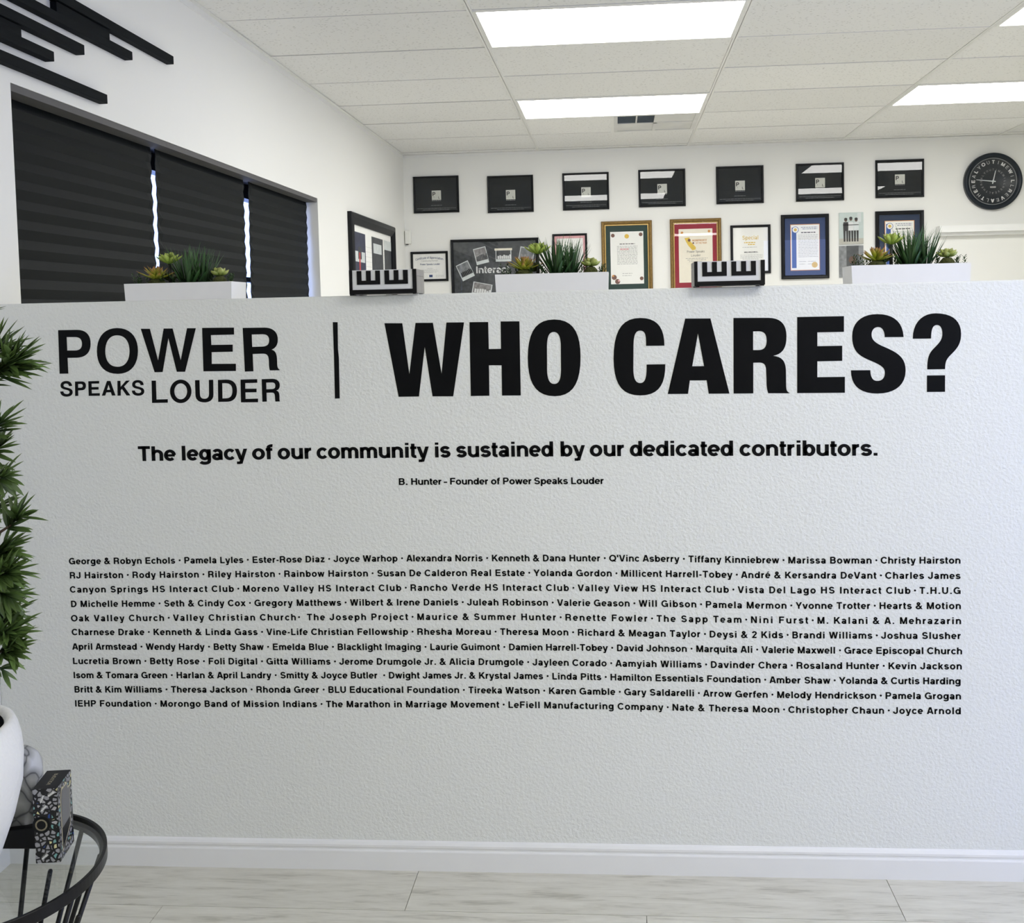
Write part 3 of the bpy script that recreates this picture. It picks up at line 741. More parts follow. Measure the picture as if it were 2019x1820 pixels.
snap(p, pp, .345, .735, .105, .135, .22, 'photo_mix', 'photo_dark'); snap(p, pp, .16, .50, .11, .14, .42, 'photo_grey', 'ink')
snap(p, pp, .345, .19, .16, .11, -.2, 'photo_mix', 'whiteink'); snap(p, pp, .60, .73, .13, .10, 0, 'photo_dark', 'whiteink')
snap(p, pp, .86, .72, .12, .13, -.2, 'photo_grey', 'photo_mix')
p.panel('title_strip', .50, .70, .81, .845, 'cream', .0078, pp); p.glass()

# small frame behind the middle planter
p = Pic((1088.8, 461.7), (1159, 551)); p.thing('framed_certificate', 'white certificate with a red border, partly hidden by the middle planter grass', 'framed certificate')
p.frame(.017, .02); pp = p.backing('pinkink', 'border_mat'); p.panel('certificate_paper', .12, .88, .1, .9, 'paper', .0075, pp)
p.lines('small_lettering', 'greyink', [(.55, .8, .42), (.3, .7, .36), (.3, .7, .3)], .008, pp, 8, .01); p.glass()

# gold framed proclamations
for (tl, br, dt, db, mm, lab) in (((1185, 437.1), (1287.5, 582), (1202.9, 457.5), (1270, 559), 'greenmat', 'gold framed proclamation on a dark green mat'),
                                 ((1320.5, 432.7), (1423.5, 578), (1337.9, 452), (1406, 556), 'redmat', 'gold framed award on a crimson mat')):
    p = Pic(tl, br); p.thing('framed_proclamation', lab, 'framed proclamation', 'gold framed proclamations'); p.frame(.028, .03, 'gold', 'goldlip'); pp = p.backing(mm)
    a = un(*dt, Y=D2 - .01); c = un(*db, Y=D2 - .01); u0, u1 = (a.x - p.x0) / p.w, (c.x - p.x0) / p.w; v0, v1 = (c.z - p.z0) / p.h, (a.z - p.z0) / p.h
    du, dv = u1 - u0, v1 - v0
    doc = p.panel('document', u0, u1, v0, v1, 'paper' if mm == 'greenmat' else 'cream', .0085, pp, .002)
    U = lambda t: u0 + du * t
    W_ = lambda t: v0 + dv * t
    if mm == 'greenmat':
        p.lines('small_lettering', 'greyink', [(U(.2), U(.82), W_(.72 - .026 * k)) for k in range(14)] + [(U(.35), U(.65), W_(.2)), (U(.35), U(.62), W_(.16))], .0088, doc, 9, .006)
        p.lines('heading_lettering', 'ink', [(U(.28), U(.74), W_(.765))], .0088, doc, 10, .010); p.disc('seal', U(.5), W_(.91), .03, 'seal', .0088, doc)
        p.lines('highlight', 'pinkink', [(U(.3), U(.55), W_(.665))], .0089, doc, 12, .02)
        for k, (a_, c_) in enumerate(((.08, .93), (.92, .94), (.1, .13), (.93, .1), (.2, .05))): p.disc('flower_spray', U(a_), W_(c_), .035 if k in (2, 4) else .026, 'brownink', .0089, doc, 9)
        p.disc('flower', U(.07), W_(.16), .014, 'orangeink', .009, doc, 8); p.disc('flower', U(.24), W_(.065), .014, 'pinkink', .009, doc, 8)
    else:
        b = MB(); pts = [(.17, .83), (.32, .845), (.33, .78), (.50, .66), (.50, .615), (.40, .60), (.27, .70), (.22, .76)]
        b.sheet([p.P(U(x), W_(y), .009) for x, y in pts]); b.build('golden_map', M['yellowink'], doc)
        p.disc('poppy', U(.31), W_(.79), .02, 'brownink', .0094, doc, 9); p.disc('poppy', U(.43), W_(.735), .012, 'brownink', .0094, doc, 9)
        p.text('award_line', 'NONPROFIT', U(.40), U(.83), W_(.765), .026, 'orangeink', .009, doc, 1.1); p.text('award_line', 'OF THE YEAR', U(.5), U(.83), W_(.72), .020, 'orangeink', .009, doc)
        p.text('recipient', 'Power Speaks', U(.24), U(.76), W_(.555), .032, 'ink', .009, doc, .6); p.text('recipient', 'Louder', U(.36), U(.64), W_(.485), .032, 'ink', .009, doc, .6)
        p.lines('small_lettering', 'greyink', [(U(.2), U(.85), W_(.45)), (U(.25), U(.8), W_(.42)), (U(.3), U(.7), W_(.39))], .009, doc, 11, .006)
        for a_, c_ in ((.1, .93), (.9, .95)): p.disc('poppy', U(a_), W_(c_), .018, 'orangeink', .009, doc, 9)
    p.glass(.017)

# black framed certificate between crimson and navy
p = Pic((1440.1, 444.6), (1520.1, 538.5)); p.thing('framed_certificate', 'black framed white certificate with yellow script, beside the crimson matted award', 'framed certificate')
p.frame(.02, .022); pp = p.backing('paper', 'certificate_paper')
p.text('script_heading', 'Special', .30, .70, .70, .085, 'yellowink', .0068, pp, .8); p.lines('script_lettering', 'yellowink', [(.34, .62, .64), (.44, .62, .60)], .0068, pp, 14, .02)
p.lines('small_lettering', 'greyink', [(.3, .66, .545), (.34, .7, .43), (.24, .8, .385), (.24, .8, .355), (.24, .8, .325), (.3, .7, .3)], .0068, pp, 13, .007); p.lines('heading_lettering', 'ink', [(.34, .68, .445)], .007, pp, 15, .014); p.glass()

# navy matted commendations
for (tl, br, lab) in (((1539.8, 424), (1635.2, 548.5), 'black framed navy matted commendation, fully in view left of the photo prints'),
                      ((1726, 417), (1821.9, 541), 'black framed navy matted commendation behind the right planter')):
    p = Pic(tl, br); p.thing('framed_commendation', lab, 'framed commendation', 'navy matted commendations'); p.frame(.03, .026); pp = p.backing('bluemat')
    p.panel('gold_fillet', .195, .81, .13, .85, 'orangeink', .0075, pp, .001); doc = p.panel('document', .207, .798, .14, .84, 'paper', .0085, pp, .001)
    p.panel('blue_band', .225, .32, .17, .80, 'royal', .0090, doc)
    p.disc('round_seal', .30, .765, .052, 'royal', .0093, doc); p.disc('round_seal_centre', .30, .765, .044, 'paper', .0096, doc); p.disc('seal_core', .30, .765, .024, 'seal', .0098, doc)
    p.lines('heading_lettering', 'blueink', [(.42, .76, .80), (.45, .76, .775)], .0092, doc, 16, .008); p.lines('name_lettering', 'ink', [(.42, .72, .72)], .0092, doc, 17, .014)
    p.lines('small_lettering', 'greyink', [(.36, .77, .68 - .024 * k) for k in range(15)] + [(.38, .52, .27), (.56, .72, .27), (.38, .5, .23), (.56, .7, .23)], .0092, doc, 18, .006)
    p.disc('gold_seal', .70, .215, .045, 'seal', .0096, doc, 18); p.glass(.016)

# unframed photo prints
for k, (tl, br, lab) in enumerate((((1654.8, 419.6), (1703, 480.5), 'unframed upright photo print of three people standing by a pale wall'),
                                   ((1655, 484.9), (1703, 546), 'unframed dark photo print directly below the three-people print'))):
    p = Pic(tl, br); p.thing('photo_print', lab, 'photo', 'frameless prints on the back wall'); p.fw = 0
    b = MB(); b.box(p.x0, p.x1, p.Y - .009, p.Y, p.z0, p.z1); pr = b.build('backing_board', M['photo_wall' if k == 0 else 'photo_grey'], p.t)
    if k == 0:
        p.panel('photo_ground', 0, 1, 0, .18, 'photo_floor', .0095, pr)
        p.panel('photo_window', .75, .9, .7, .98, 'photo_sky', .0095, pr)
        for (ux, top, bm) in ((.27, .80, 'ink'), (.48, .83, 'whiteink'), (.70, .80, 'photo_sky')):
            b = MB()
            def q(u, v, d=.0098): return p.P(u, v, d)
            b.sheet([q(ux - .11, .62), q(ux + .11, .62), q(ux + .10, .42), q(ux - .10, .42)], 1)
            b.sheet([q(ux - .09, .70), q(ux + .09, .70), q(ux + .12, .6), q(ux - .12, .6)], 1)
            b.sheet([q(ux - .10, .43, .0099), q(ux - .01, .43, .0099), q(ux - .02, .08, .0099), q(ux - .09, .08, .0099)], 0)
            b.sheet([q(ux + .01, .43, .0099), q(ux + .10, .43, .0099), q(ux + .09, .08, .0099), q(ux + .03, .08, .0099)], 0)
            c = q(ux, top - .03, .0099); b.sheet([(c[0] + .012 * math.cos(a * PI / 6), c[1], c[2] + .016 * math.sin(a * PI / 6)) for a in range(12)], 2)
            c = q(ux, top - .005, .01); b.sheet([(c[0] + .013 * math.cos(a * PI / 6), c[1], c[2] + .011 * math.sin(a * PI / 6)) for a in range(12)], 0)
            b.build('printed_person', [M['ink'], M[bm], M['skin']], pr)
    else:
        p.panel('photo_shadow', .3, .8, .0, 1., 'photo_dark', .0095, pr)
        p.disc('printed_head', .55, .55, .12, 'skin', .0099, pr)
    b = MB(); b.sheet([p.P(0, 0, .011), p.P(1, 0, .011), p.P(1, 1, .011), p.P(0, 1, .011)]); b.build('glossy_face', M['acrylic'], p.t)

# collage frame on the left wall near the corner
ya, yb, za, zb = 6.36, 7.63, H - .10, H + .690
t = thing('framed_collage', (XL, (ya + yb) / 2, za), 'black deep framed photo collage on the left wall near the corner', 'framed collage')
b = MB(); w = .075; prof = [(0, 0), (0, .026), (.008, .033), (.035, .036), (w, .018), (w, 0)]
rings = [[(XL + e, ya + a, za + a), (XL + e, yb - a, za + a), (XL + e, yb - a, zb - a), (XL + e, ya + a, zb - a)] for a, e in prof]
n = len(prof); b.add([q for rg in rings for q in rg], [(i * 4 + k, ((i + 1) % n) * 4 + k, ((i + 1) % n) * 4 + (k + 1) % 4, i * 4 + (k + 1) % 4) for i in range(n) for k in range(4)])
b.build('frame', M['frame'], t)
def lw_rect(name, u0, u1, v0, v1, m, d, parent):
    """rectangle on the left wall artwork, u along depth, v up"""
    A0, A1, B0, B1 = ya + w, yb - w, za + w, zb - w
    q = MB(); q.box(XL + .001, XL + d, A0 + (A1 - A0) * u0, A0 + (A1 - A0) * u1, B0 + (B1 - B0) * v0, B0 + (B1 - B0) * v1); return q.build(name, M[m], parent)
bk = lw_rect('white_brick_print', -.01, 1.01, -.01, 1.01, 'paper', .008, t)
ph = lw_rect('collage_photo', .0, .30, -.0, .93, 'photo_navy', .009, bk); lw_rect('printed_letters', .02, .28, .62, .73, 'photo_sky', .0093, ph); lw_rect('printed_letters', .05, .26, .44, .5, 'photo_sky', .0093, ph); lw_rect('red_scarf', .14, .17, .25, .72, 'redprint', .0097, ph); lw_rect('printed_person', .11, .21, .0, .25, 'photo_dark', .0097, ph); lw_rect('printed_person', .12, .2, .65, .78, 'photo_dark', .0096, ph)
ph = lw_rect('collage_photo', .46, .76, .30, .93, 'photo_dark', .009, bk); lw_rect('printed_faces', .5, .72, .75, .86, 'photo_sky', .0093, ph)
ph = lw_rect('collage_photo', .80, 1., .42, .93, 'photo_dark', .009, bk); lw_rect('pale_sky', .80, 1., .82, .93, 'photo_sky', .0093, ph)
ph = lw_rect('collage_photo', .81, 1., .02, .39, 'photo_grey', .009, bk)
ph = lw_rect('collage_photo', .34, .56, .02, .26, 'photo_mix', .009, bk); lw_rect('orange_patch', .38, .44, .04, .14, 'orangeink', .0095, ph)
q = MB()
for k in range(16): q.box(XL + .0078, XL + .0084, ya + w + .31, yb - w, za + w + .034 * k, za + w + .034 * k + .002)
q.build('brick_joints', M['tilecard'], bk)

# clock
c = un(1958.5, 357.3, Y=D2 - .03); R = .2235
t = thing('wall_clock', (c.x, D2, c.z), 'round black wall clock ringed with white capital letters', 'clock')
b = MB(); b.lathe([(0, 0), (R, 0), (R, .03), (R * .985, .042), (R * .93, .046), (R * .86, .036), (R * .83, .022), (0, .022)], (c.x, D2, c.z), 72, axis='y'); b.build('case', M['clock'], t)
b = MB(); b.lathe([(R * .80, .0222), (R * .815, .026), (R * .83, .0222)], (c.x, D2, c.z), 72, axis='y'); b.build('inner_rim', M['dimink'], t)
def ring_text(txt, rad, cap, a0, m, name, bolds, tilt=True):
    b = MB(); n = len(txt)
    for k, ch in enumerate(txt):
        a = math.radians(a0 - 360 * k / n); cw = GL[ch][0]
        for pl in glyph(ch, (1.35 if (k % 2 == 0) else .5) if bolds else .65):
            vs = []
            for px, py in pl:
                lx, ly = (px - cw / 2) * cap, rad + (py - .5) * cap
                vs.append((c.x + lx * math.sin(a) + ly * math.cos(a), D2 - .0226, c.z - lx * math.cos(a) + ly * math.sin(a)))
            b.add(vs, [tuple(range(len(vs)))])
    return b.build(name, M[m], t)
WORDS = 'TIMEWILLREVEALTHEREALYOU'
ring_text(WORDS, R * .68, .027, 89, 'whiteink', 'outer_letters', True); ring_text(WORDS, R * .41, .0155, 89, 'greyink', 'inner_letters', False)
def hand(name, ang, ln, w):
    b = MB(); a = math.radians(ang); dx, dz = math.cos(a), math.sin(a)
    P = lambda l, s_: (c.x + dx * l - dz * s_, D2 - .027, c.z + dz * l + dx * s_)
    fr = [P(-.02, -w), P(ln, -w * .5), P(ln, w * .5), P(-.02, w)]; b.add(fr + [(x, y + .0015, z) for x, y, z in fr], [(0, 1, 2, 3), (7, 6, 5, 4), (0, 4, 5, 1), (1, 5, 6, 2), (2, 6, 7, 3), (3, 7, 4, 0)])
    b.build(name, M['chrome'], t)
hand('hour_hand', 77, .085, .0045); hand('minute_hand', 173, .130, .004)
b = MB(); b.lathe([(0, .03), (.009, .03), (.009, .022)], (c.x, D2, c.z), 16, axis='y'); b.build('hub', M['chrome'], t)
b = MB(); b.box(c.x - .022, c.x + .022, D2 - .0228, D2 - .0222, c.z - .052, c.z - .038); b.build('maker_plate', M['greyink'], t)
b = MB(); b.lathe([(0, .0335), (R * .82, .0335)], (c.x, D2, c.z), 48, axis='y'); b.build('glass', M['glass'], t)

# ledge under the clock
a = un(1853, 446, Y=D2 - .10); z1 = un(1990, 441.5, Y=D2 - .10).z; z0 = un(1990, 454.5, Y=D2 - .10).z
t = thing('wall_ledge', ((a.x + XR) / 2, D2, z0), 'white box ledge along the back wall below the clock', 'ledge')
b = MB(); b.box(a.x, XR, D2 - .10, D2, z0, z1); b.build('ledge_board', M['trim'], t)
b = MB(); b.box(a.x + .01, XR, D2 - .055, D2, z0 - .025, z0); b.build('support_batten', M['trim'], t)

# corner sensor
a = un(797.5, 454.3, Y=D2 - .04); c2 = un(809.8, 481, Y=D2 - .04)
t = thing('motion_sensor', ((a.x + c2.x) / 2, D2, c2.z), 'small white plastic sensor high in the room corner', 'sensor')
b = MB(); b.box(a.x, c2.x, D2 - .04, D2, c2.z, a.z); b.build('housing', M['sensor'], t, .006)
b = MB(); b.box(a.x + .008, a.x + .026, D2 - .036, D2 - .012, c2.z - .006, c2.z); b.build('lens', M['mullion'], t)


# ------------------------------------------------------------------ lettering on the half wall
def W1(px, py):
    q = un(px, py, Y=D1); return q.x, q.z


def onwall(x, z, d=0.): return (x, D1 + .0004 - d, z)


LEAD = .0012


def path(s, nseg=9):
    """outline from move / line / cubic commands"""
    tk = s.replace('M', ' M ').replace('L', ' L ').replace('C', ' C ').replace('Z', ' ').split(); pts = []; i = 0; cmd = 'M'; out = []
    def num(k): return float(tk[k])
    while i < len(tk):
        if tk[i] in 'MLC':
            cmd = tk[i]; i += 1
            if cmd == 'M' and pts: out.append(pts); pts = []
            continue
        if cmd in 'ML': pts.append((num(i), num(i + 1))); i += 2; cmd = 'L'
        else:
            p0 = pts[-1]; a, b_, c_ = [(num(i + 2 * k), num(i + 2 * k + 1)) for k in range(3)]; i += 6
            for k in range(1, nseg + 1):
                u = k / nseg; w_ = 1 - u
                pts.append(tuple(w_ ** 3 * p0[j] + 3 * w_ * w_ * u * a[j] + 3 * w_ * u * u * b_[j] + u ** 3 * c_[j] for j in (0, 1)))
    out.append(pts); return out


def ell(cx, cy, rx, ry, n=40): return [(cx + rx * math.cos(2 * PI * i / n), cy + ry * math.sin(2 * PI * i / n)) for i in range(n)]


def letter(mb, loops, x0, y0, k, dx=0, dy=0):
    """filled outline with holes, given in reading units (x0, y0 origin, k units per photo pixel)"""
    L = []
    for lp in loops:
        q = [W1(x0 + (x + dx) / k, y0 + (y + dy) / k) for x, y in lp]
        if math.dist(q[0], q[-1]) < 1e-5: q.pop()
        L.append(q)
    flatp = [v for lp in L for v in lp]
    tris = tessellate_polygon([[Vector((v[0], v[1], 0)) for v in lp] for lp in L])
    vs = [onwall(*v, LEAD) for v in flatp] + [onwall(*v, 0) for v in flatp]; n = len(flatp); fs = [tuple(t_) for t_ in tris]; o = 0
    for lp in L:
        m_ = len(lp); fs += [(o + i, o + (i + 1) % m_, o + (i + 1) % m_ + n, o + i + n) for i in range(m_)]; o += m_
    mb.add(vs, fs)


K7, K8 = 2019 / 600, 2019 / 620
b = MB()
for s in ('M50 138 L175 136 C235 136 265 170 265 228 C265 290 230 320 170 321 L112 322 L117 426 L60 427Z M106 184 L110 273 L160 273 C195 273 209 255 208 228 C207 200 195 185 165 184Z',
          'M441 124 C530 124 579 185 579 276 C579 370 530 428 445 428 C355 428 308 370 307 278 C307 185 355 124 441 124Z M441 172 C495 172 523 215 524 276 C524 340 495 381 445 381 C390 381 362 340 362 278 C362 215 390 172 441 172Z',
          'M598 129 L658 129 L713 340 L750 127 L809 127 L863 338 L905 125 L963 125 L892 414 L837 414 L781 190 L743 416 L690 417Z',
          'M1005 123 L1216 121 L1217 167 L1063 171 L1066 236 L1208 234 L1208 281 L1068 284 L1069 362 L1229 361 L1229 409 L1014 411Z',
          'M1274 123 L1420 121 C1480 122 1507 155 1507 200 C1507 235 1492 258 1466 267 C1495 276 1501 300 1502 340 C1503 380 1503 390 1519 400 L1519 404 L1455 405 C1449 390 1449 370 1448 345 C1447 310 1440 293 1405 294 L1340 296 L1345 411 L1289 413Z M1334 167 L1337 249 L1405 247 C1435 246 1450 232 1450 207 C1450 178 1435 165 1405 165Z',
          'M104 475 C125 475 141 488 142 508 L122 509 C120 497 114 492 103 492 C92 492 85 497 85 505 C85 514 95 516 112 520 C135 526 146 533 146 550 C146 568 130 579 106 579 C80 579 65 566 64 545 L84 544 C85 556 93 562 107 562 C119 562 126 557 126 549 C126 540 117 537 100 533 C77 528 66 521 66 505 C66 486 82 475 104 475Z',
          'M162 479 L205 478 C224 478 234 489 234 507 C234 527 223 537 203 537 L182 538 L183 574 L163 575Z M182 496 L182 520 L199 520 C209 520 214 515 214 508 C214 500 209 495 199 495Z',
          'M250 477 L322 475 L322 492 L271 493 L272 516 L318 515 L318 532 L272 533 L273 557 L326 556 L326 573 L253 574Z',
          'M374 475 L396 475 L430 571 L407 572 L400 550 L369 551 L362 572 L340 573Z M384 500 L395 533 L374 534Z',
          'M443 474 L463 474 L464 515 L500 473 L525 472 L487 512 L529 571 L504 571 L473 527 L465 536 L465 572 L444 573Z',
          'M670 473 L698 473 L702 598 L777 596 L777 619 L673 621Z',
          'M958 470 L987 469 L990 560 C991 583 1000 593 1020 593 C1040 593 1051 583 1051 560 L1050 468 L1078 467 L1080 565 C1080 598 1058 617 1021 617 C984 617 962 600 961 567Z',
          'M1110 468 L1165 466 C1212 466 1236 492 1236 540 C1236 588 1213 613 1168 613 L1112 614Z M1138 490 L1140 591 L1163 590 C1193 590 1206 573 1206 540 C1206 506 1192 490 1160 490Z',
          'M1260 466 L1370 463 L1371 487 L1291 489 L1291 527 L1366 526 L1366 550 L1292 551 L1293 594 L1376 592 L1376 616 L1263 617Z',
          'M1400 463 L1470 461 C1503 461 1520 478 1520 503 C1520 523 1512 534 1497 538 C1512 543 1517 553 1518 577 C1518 598 1518 605 1522 611 L1492 612 C1489 603 1489 593 1488 580 C1487 560 1483 552 1466 552 L1432 553 L1434 612 L1405 613Z M1430 486 L1431 530 L1466 529 C1483 529 1491 522 1491 507 C1491 492 1483 485 1466 485Z'):
    letter(b, path(s), 100, 610, K7)
    if s.startswith('M104'): letter(b, path(s), 100, 610, K7, 475, -6)
letter(b, [ell(863, 544, 71, 78), ell(863, 544, 43, 53)], 100, 610, K7)
o0 = W1(330, 790)
tag(b.build('wall_lettering', M['black'], at=(o0[0], D1, o0[1])), 'black POWER SPEAKS LOUDER lettering at the upper left of the half wall', 'lettering')
b = MB(); letter(b, path('M1872 85 L1904 85 L1906 260 L1912 320 L1918 591 L1886 592 L1880 320Z'), 100, 610, K7)
o0 = W1(662, 785); tag(b.build('divider_stripe', M['black'], at=(o0[0], D1, o0[1])), 'upright black stripe left of the WHO CARES heading', 'stripe')
b = MB()
for s in ('M61 92 L179 92 L226 430 L267 90 L382 89 L440 427 L472 87 L589 86 L517 577 L380 577 L328 249 L290 578 L155 580Z',
          'M625 85 L749 84 L753 263 L834 262 L832 80 L956 79 L965 571 L841 572 L838 371 L754 371 L757 573 L634 575Z',
          'M1187 67 C1310 67 1362 150 1362 318 C1362 490 1310 576 1190 576 C1065 576 1012 490 1012 321 C1012 150 1065 67 1187 67Z M1185 150 C1218 150 1229 185 1231 240 L1232 400 C1232 460 1220 495 1188 495 C1155 495 1141 460 1140 405 L1139 245 C1140 185 1150 150 1185 150Z',
          'M1760 57 C1870 57 1918 120 1918 241 L1796 242 C1797 180 1795 141 1757 141 C1722 141 1714 180 1713 240 L1712 390 C1712 450 1722 489 1758 489 C1795 489 1801 440 1800 366 L1924 364 C1925 500 1880 571 1758 571 C1630 571 1583 490 1581 330 C1581 140 1635 57 1760 57Z'):
    letter(b, path(s), 740, 610, K7)
for s in ('M166 92 L328 91 L450 573 L317 574 L304 488 L196 489 L184 575 L54 576Z M248 188 L287 397 L211 398Z',
          'M476 88 L700 87 C780 87 816 130 816 205 C816 285 790 318 731 331 C795 338 813 370 813 440 L814 530 C816 555 822 562 836 569 L836 571 L699 571 C690 545 688 520 688 490 L686 430 C686 390 675 374 640 374 L603 375 L603 572 L477 573Z M602 174 L635 173 C672 173 689 190 689 232 C689 275 672 294 635 294 L602 294Z',
          'M885 82 L1185 76 L1185 177 L1014 180 L1014 269 L1174 266 L1174 363 L1014 366 L1014 468 L1191 466 L1191 568 L885 570Z',
          'M1400 63 C1500 63 1563 110 1568 210 L1447 211 C1447 170 1430 146 1405 146 C1378 146 1362 168 1362 195 C1362 235 1400 255 1450 276 C1535 312 1581 345 1581 425 C1581 520 1510 573 1400 573 C1290 573 1230 525 1230 424 L1354 423 C1356 470 1370 492 1400 492 C1432 492 1448 470 1448 440 C1448 405 1425 390 1340 355 C1270 325 1238 290 1238 205 C1238 115 1300 63 1400 63Z',
          'M1775 58 C1880 58 1937 105 1937 190 C1937 250 1915 280 1880 315 C1845 350 1835 360 1834 416 L1720 418 C1720 330 1735 310 1770 275 C1800 245 1817 225 1817 190 C1817 155 1805 133 1782 133 C1755 133 1745 160 1744 220 L1627 221 C1627 115 1690 58 1775 58Z',
          'M1718 457 L1834 456 L1834 562 L1718 563Z'):
    letter(b, path(s), 1300, 600, K8)
o0 = W1(1330, 780); tag(b.build('wall_lettering', M['black'], at=(o0[0], D1, o0[1])), 'huge black WHO CARES? heading on the half wall', 'lettering')


def interp(pts, x):
    """smooth value through measured points"""
    n = len(pts)
    if x <= pts[0][0]: i = 0
    elif x >= pts[-1][0]: i = n - 2
    else: i = max(k for k in range(n - 1) if pts[k][0] <= x)
    (xa, ya_), (xb, yb_) = pts[i], pts[i + 1]; t_ = (x - xa) / (xb - xa)
    def sl(k):
        if k <= 0: return (pts[1][1] - pts[0][1]) / (pts[1][0] - pts[0][0])
        if k >= n - 1: return (pts[-1][1] - pts[-2][1]) / (pts[-1][0] - pts[-2][0])
        return (pts[k + 1][1] - pts[k - 1][1]) / (pts[k + 1][0] - pts[k - 1][0])
    h_ = xb - xa; m0, m1 = sl(i) * h_, sl(i + 1) * h_
    return (2 * t_ ** 3 - 3 * t_ * t_ + 1) * ya_ + (t_ ** 3 - 2 * t_ * t_ + t_) * m0 + (-2 * t_ ** 3 + 3 * t_ * t_) * yb_ + (t_ ** 3 - t_ * t_) * m1


def wall_text(segs, basepx, cap, label, cat='lettering', group=None, bold=1., bullets=(), fit='track'):
    """segs: (text, x0, x1) in photo pixels along a measured baseline; laid out on the wall"""
    bl = [W1(*q) for q in basepx]; mb = MB(); mid = basepx[len(basepx) // 2][1]
    px_m = math.dist(W1(1000, mid), W1(1100, mid)) / 100; cp = cap * px_m
    fn = lambda x, y, d=0.: onwall(x, interp(bl, x) + y, d)
    for s, a, c_ in segs:
        solid(mb, text_polys(s, W1(a, mid)[0], W1(c_, mid)[0], cp, fit, bold), fn, LEAD)
    for q in bullets:
        x = W1(q, mid)[0]; rr_ = .145 * cp
        solid(mb, [[(x + rr_ * math.cos(2 * PI * k / 12), .5 * cp + rr_ * math.sin(2 * PI * k / 12)) for k in range(12)]], fn, LEAD)
    o = mb.build('wall_lettering', M['black'], at=(bl[len(bl) // 2][0], D1, bl[len(bl) // 2][1] - cp * .3))
    return tag(o, label, cat, group)


wall_text([('The', 274.1, 344.9), ('legacy', 359.2, 485.3), ('of', 499.2, 536), ('our', 549.6, 613.6), ('community', 626.8, 843.6), ('is', 858.3, 886.9), ('sustained', 901.6, 1090.3), ('by', 1106.5, 1151.3), ('our', 1164.9, 1230), ('dedicated', 1243.9, 1444.9), ('contributors.', 1460.7, 1730.2)],
          [(274, 909.2), (500, 906), (780, 902.8), (1050, 900.2), (1330, 899), (1730, 898.4)], 29.7, 'black sentence about the legacy of the community, below the big heading', bold=1.26, fit='scale')
wall_text([('B.', 786.8, 803.7), ('Hunter', 811.2, 870.3), ('-', 875.6, 881.6), ('Founder', 888, 962.2), ('of', 969, 985), ('Power', 992.3, 1047.8), ('Speaks', 1053.8, 1119.3), ('Louder', 1126.5, 1190)],
          [(787, 956.1), (990, 955), (1190, 954.3)], 13.2, 'small black founder attribution under the long sentence', bold=1.2, fit='scale')
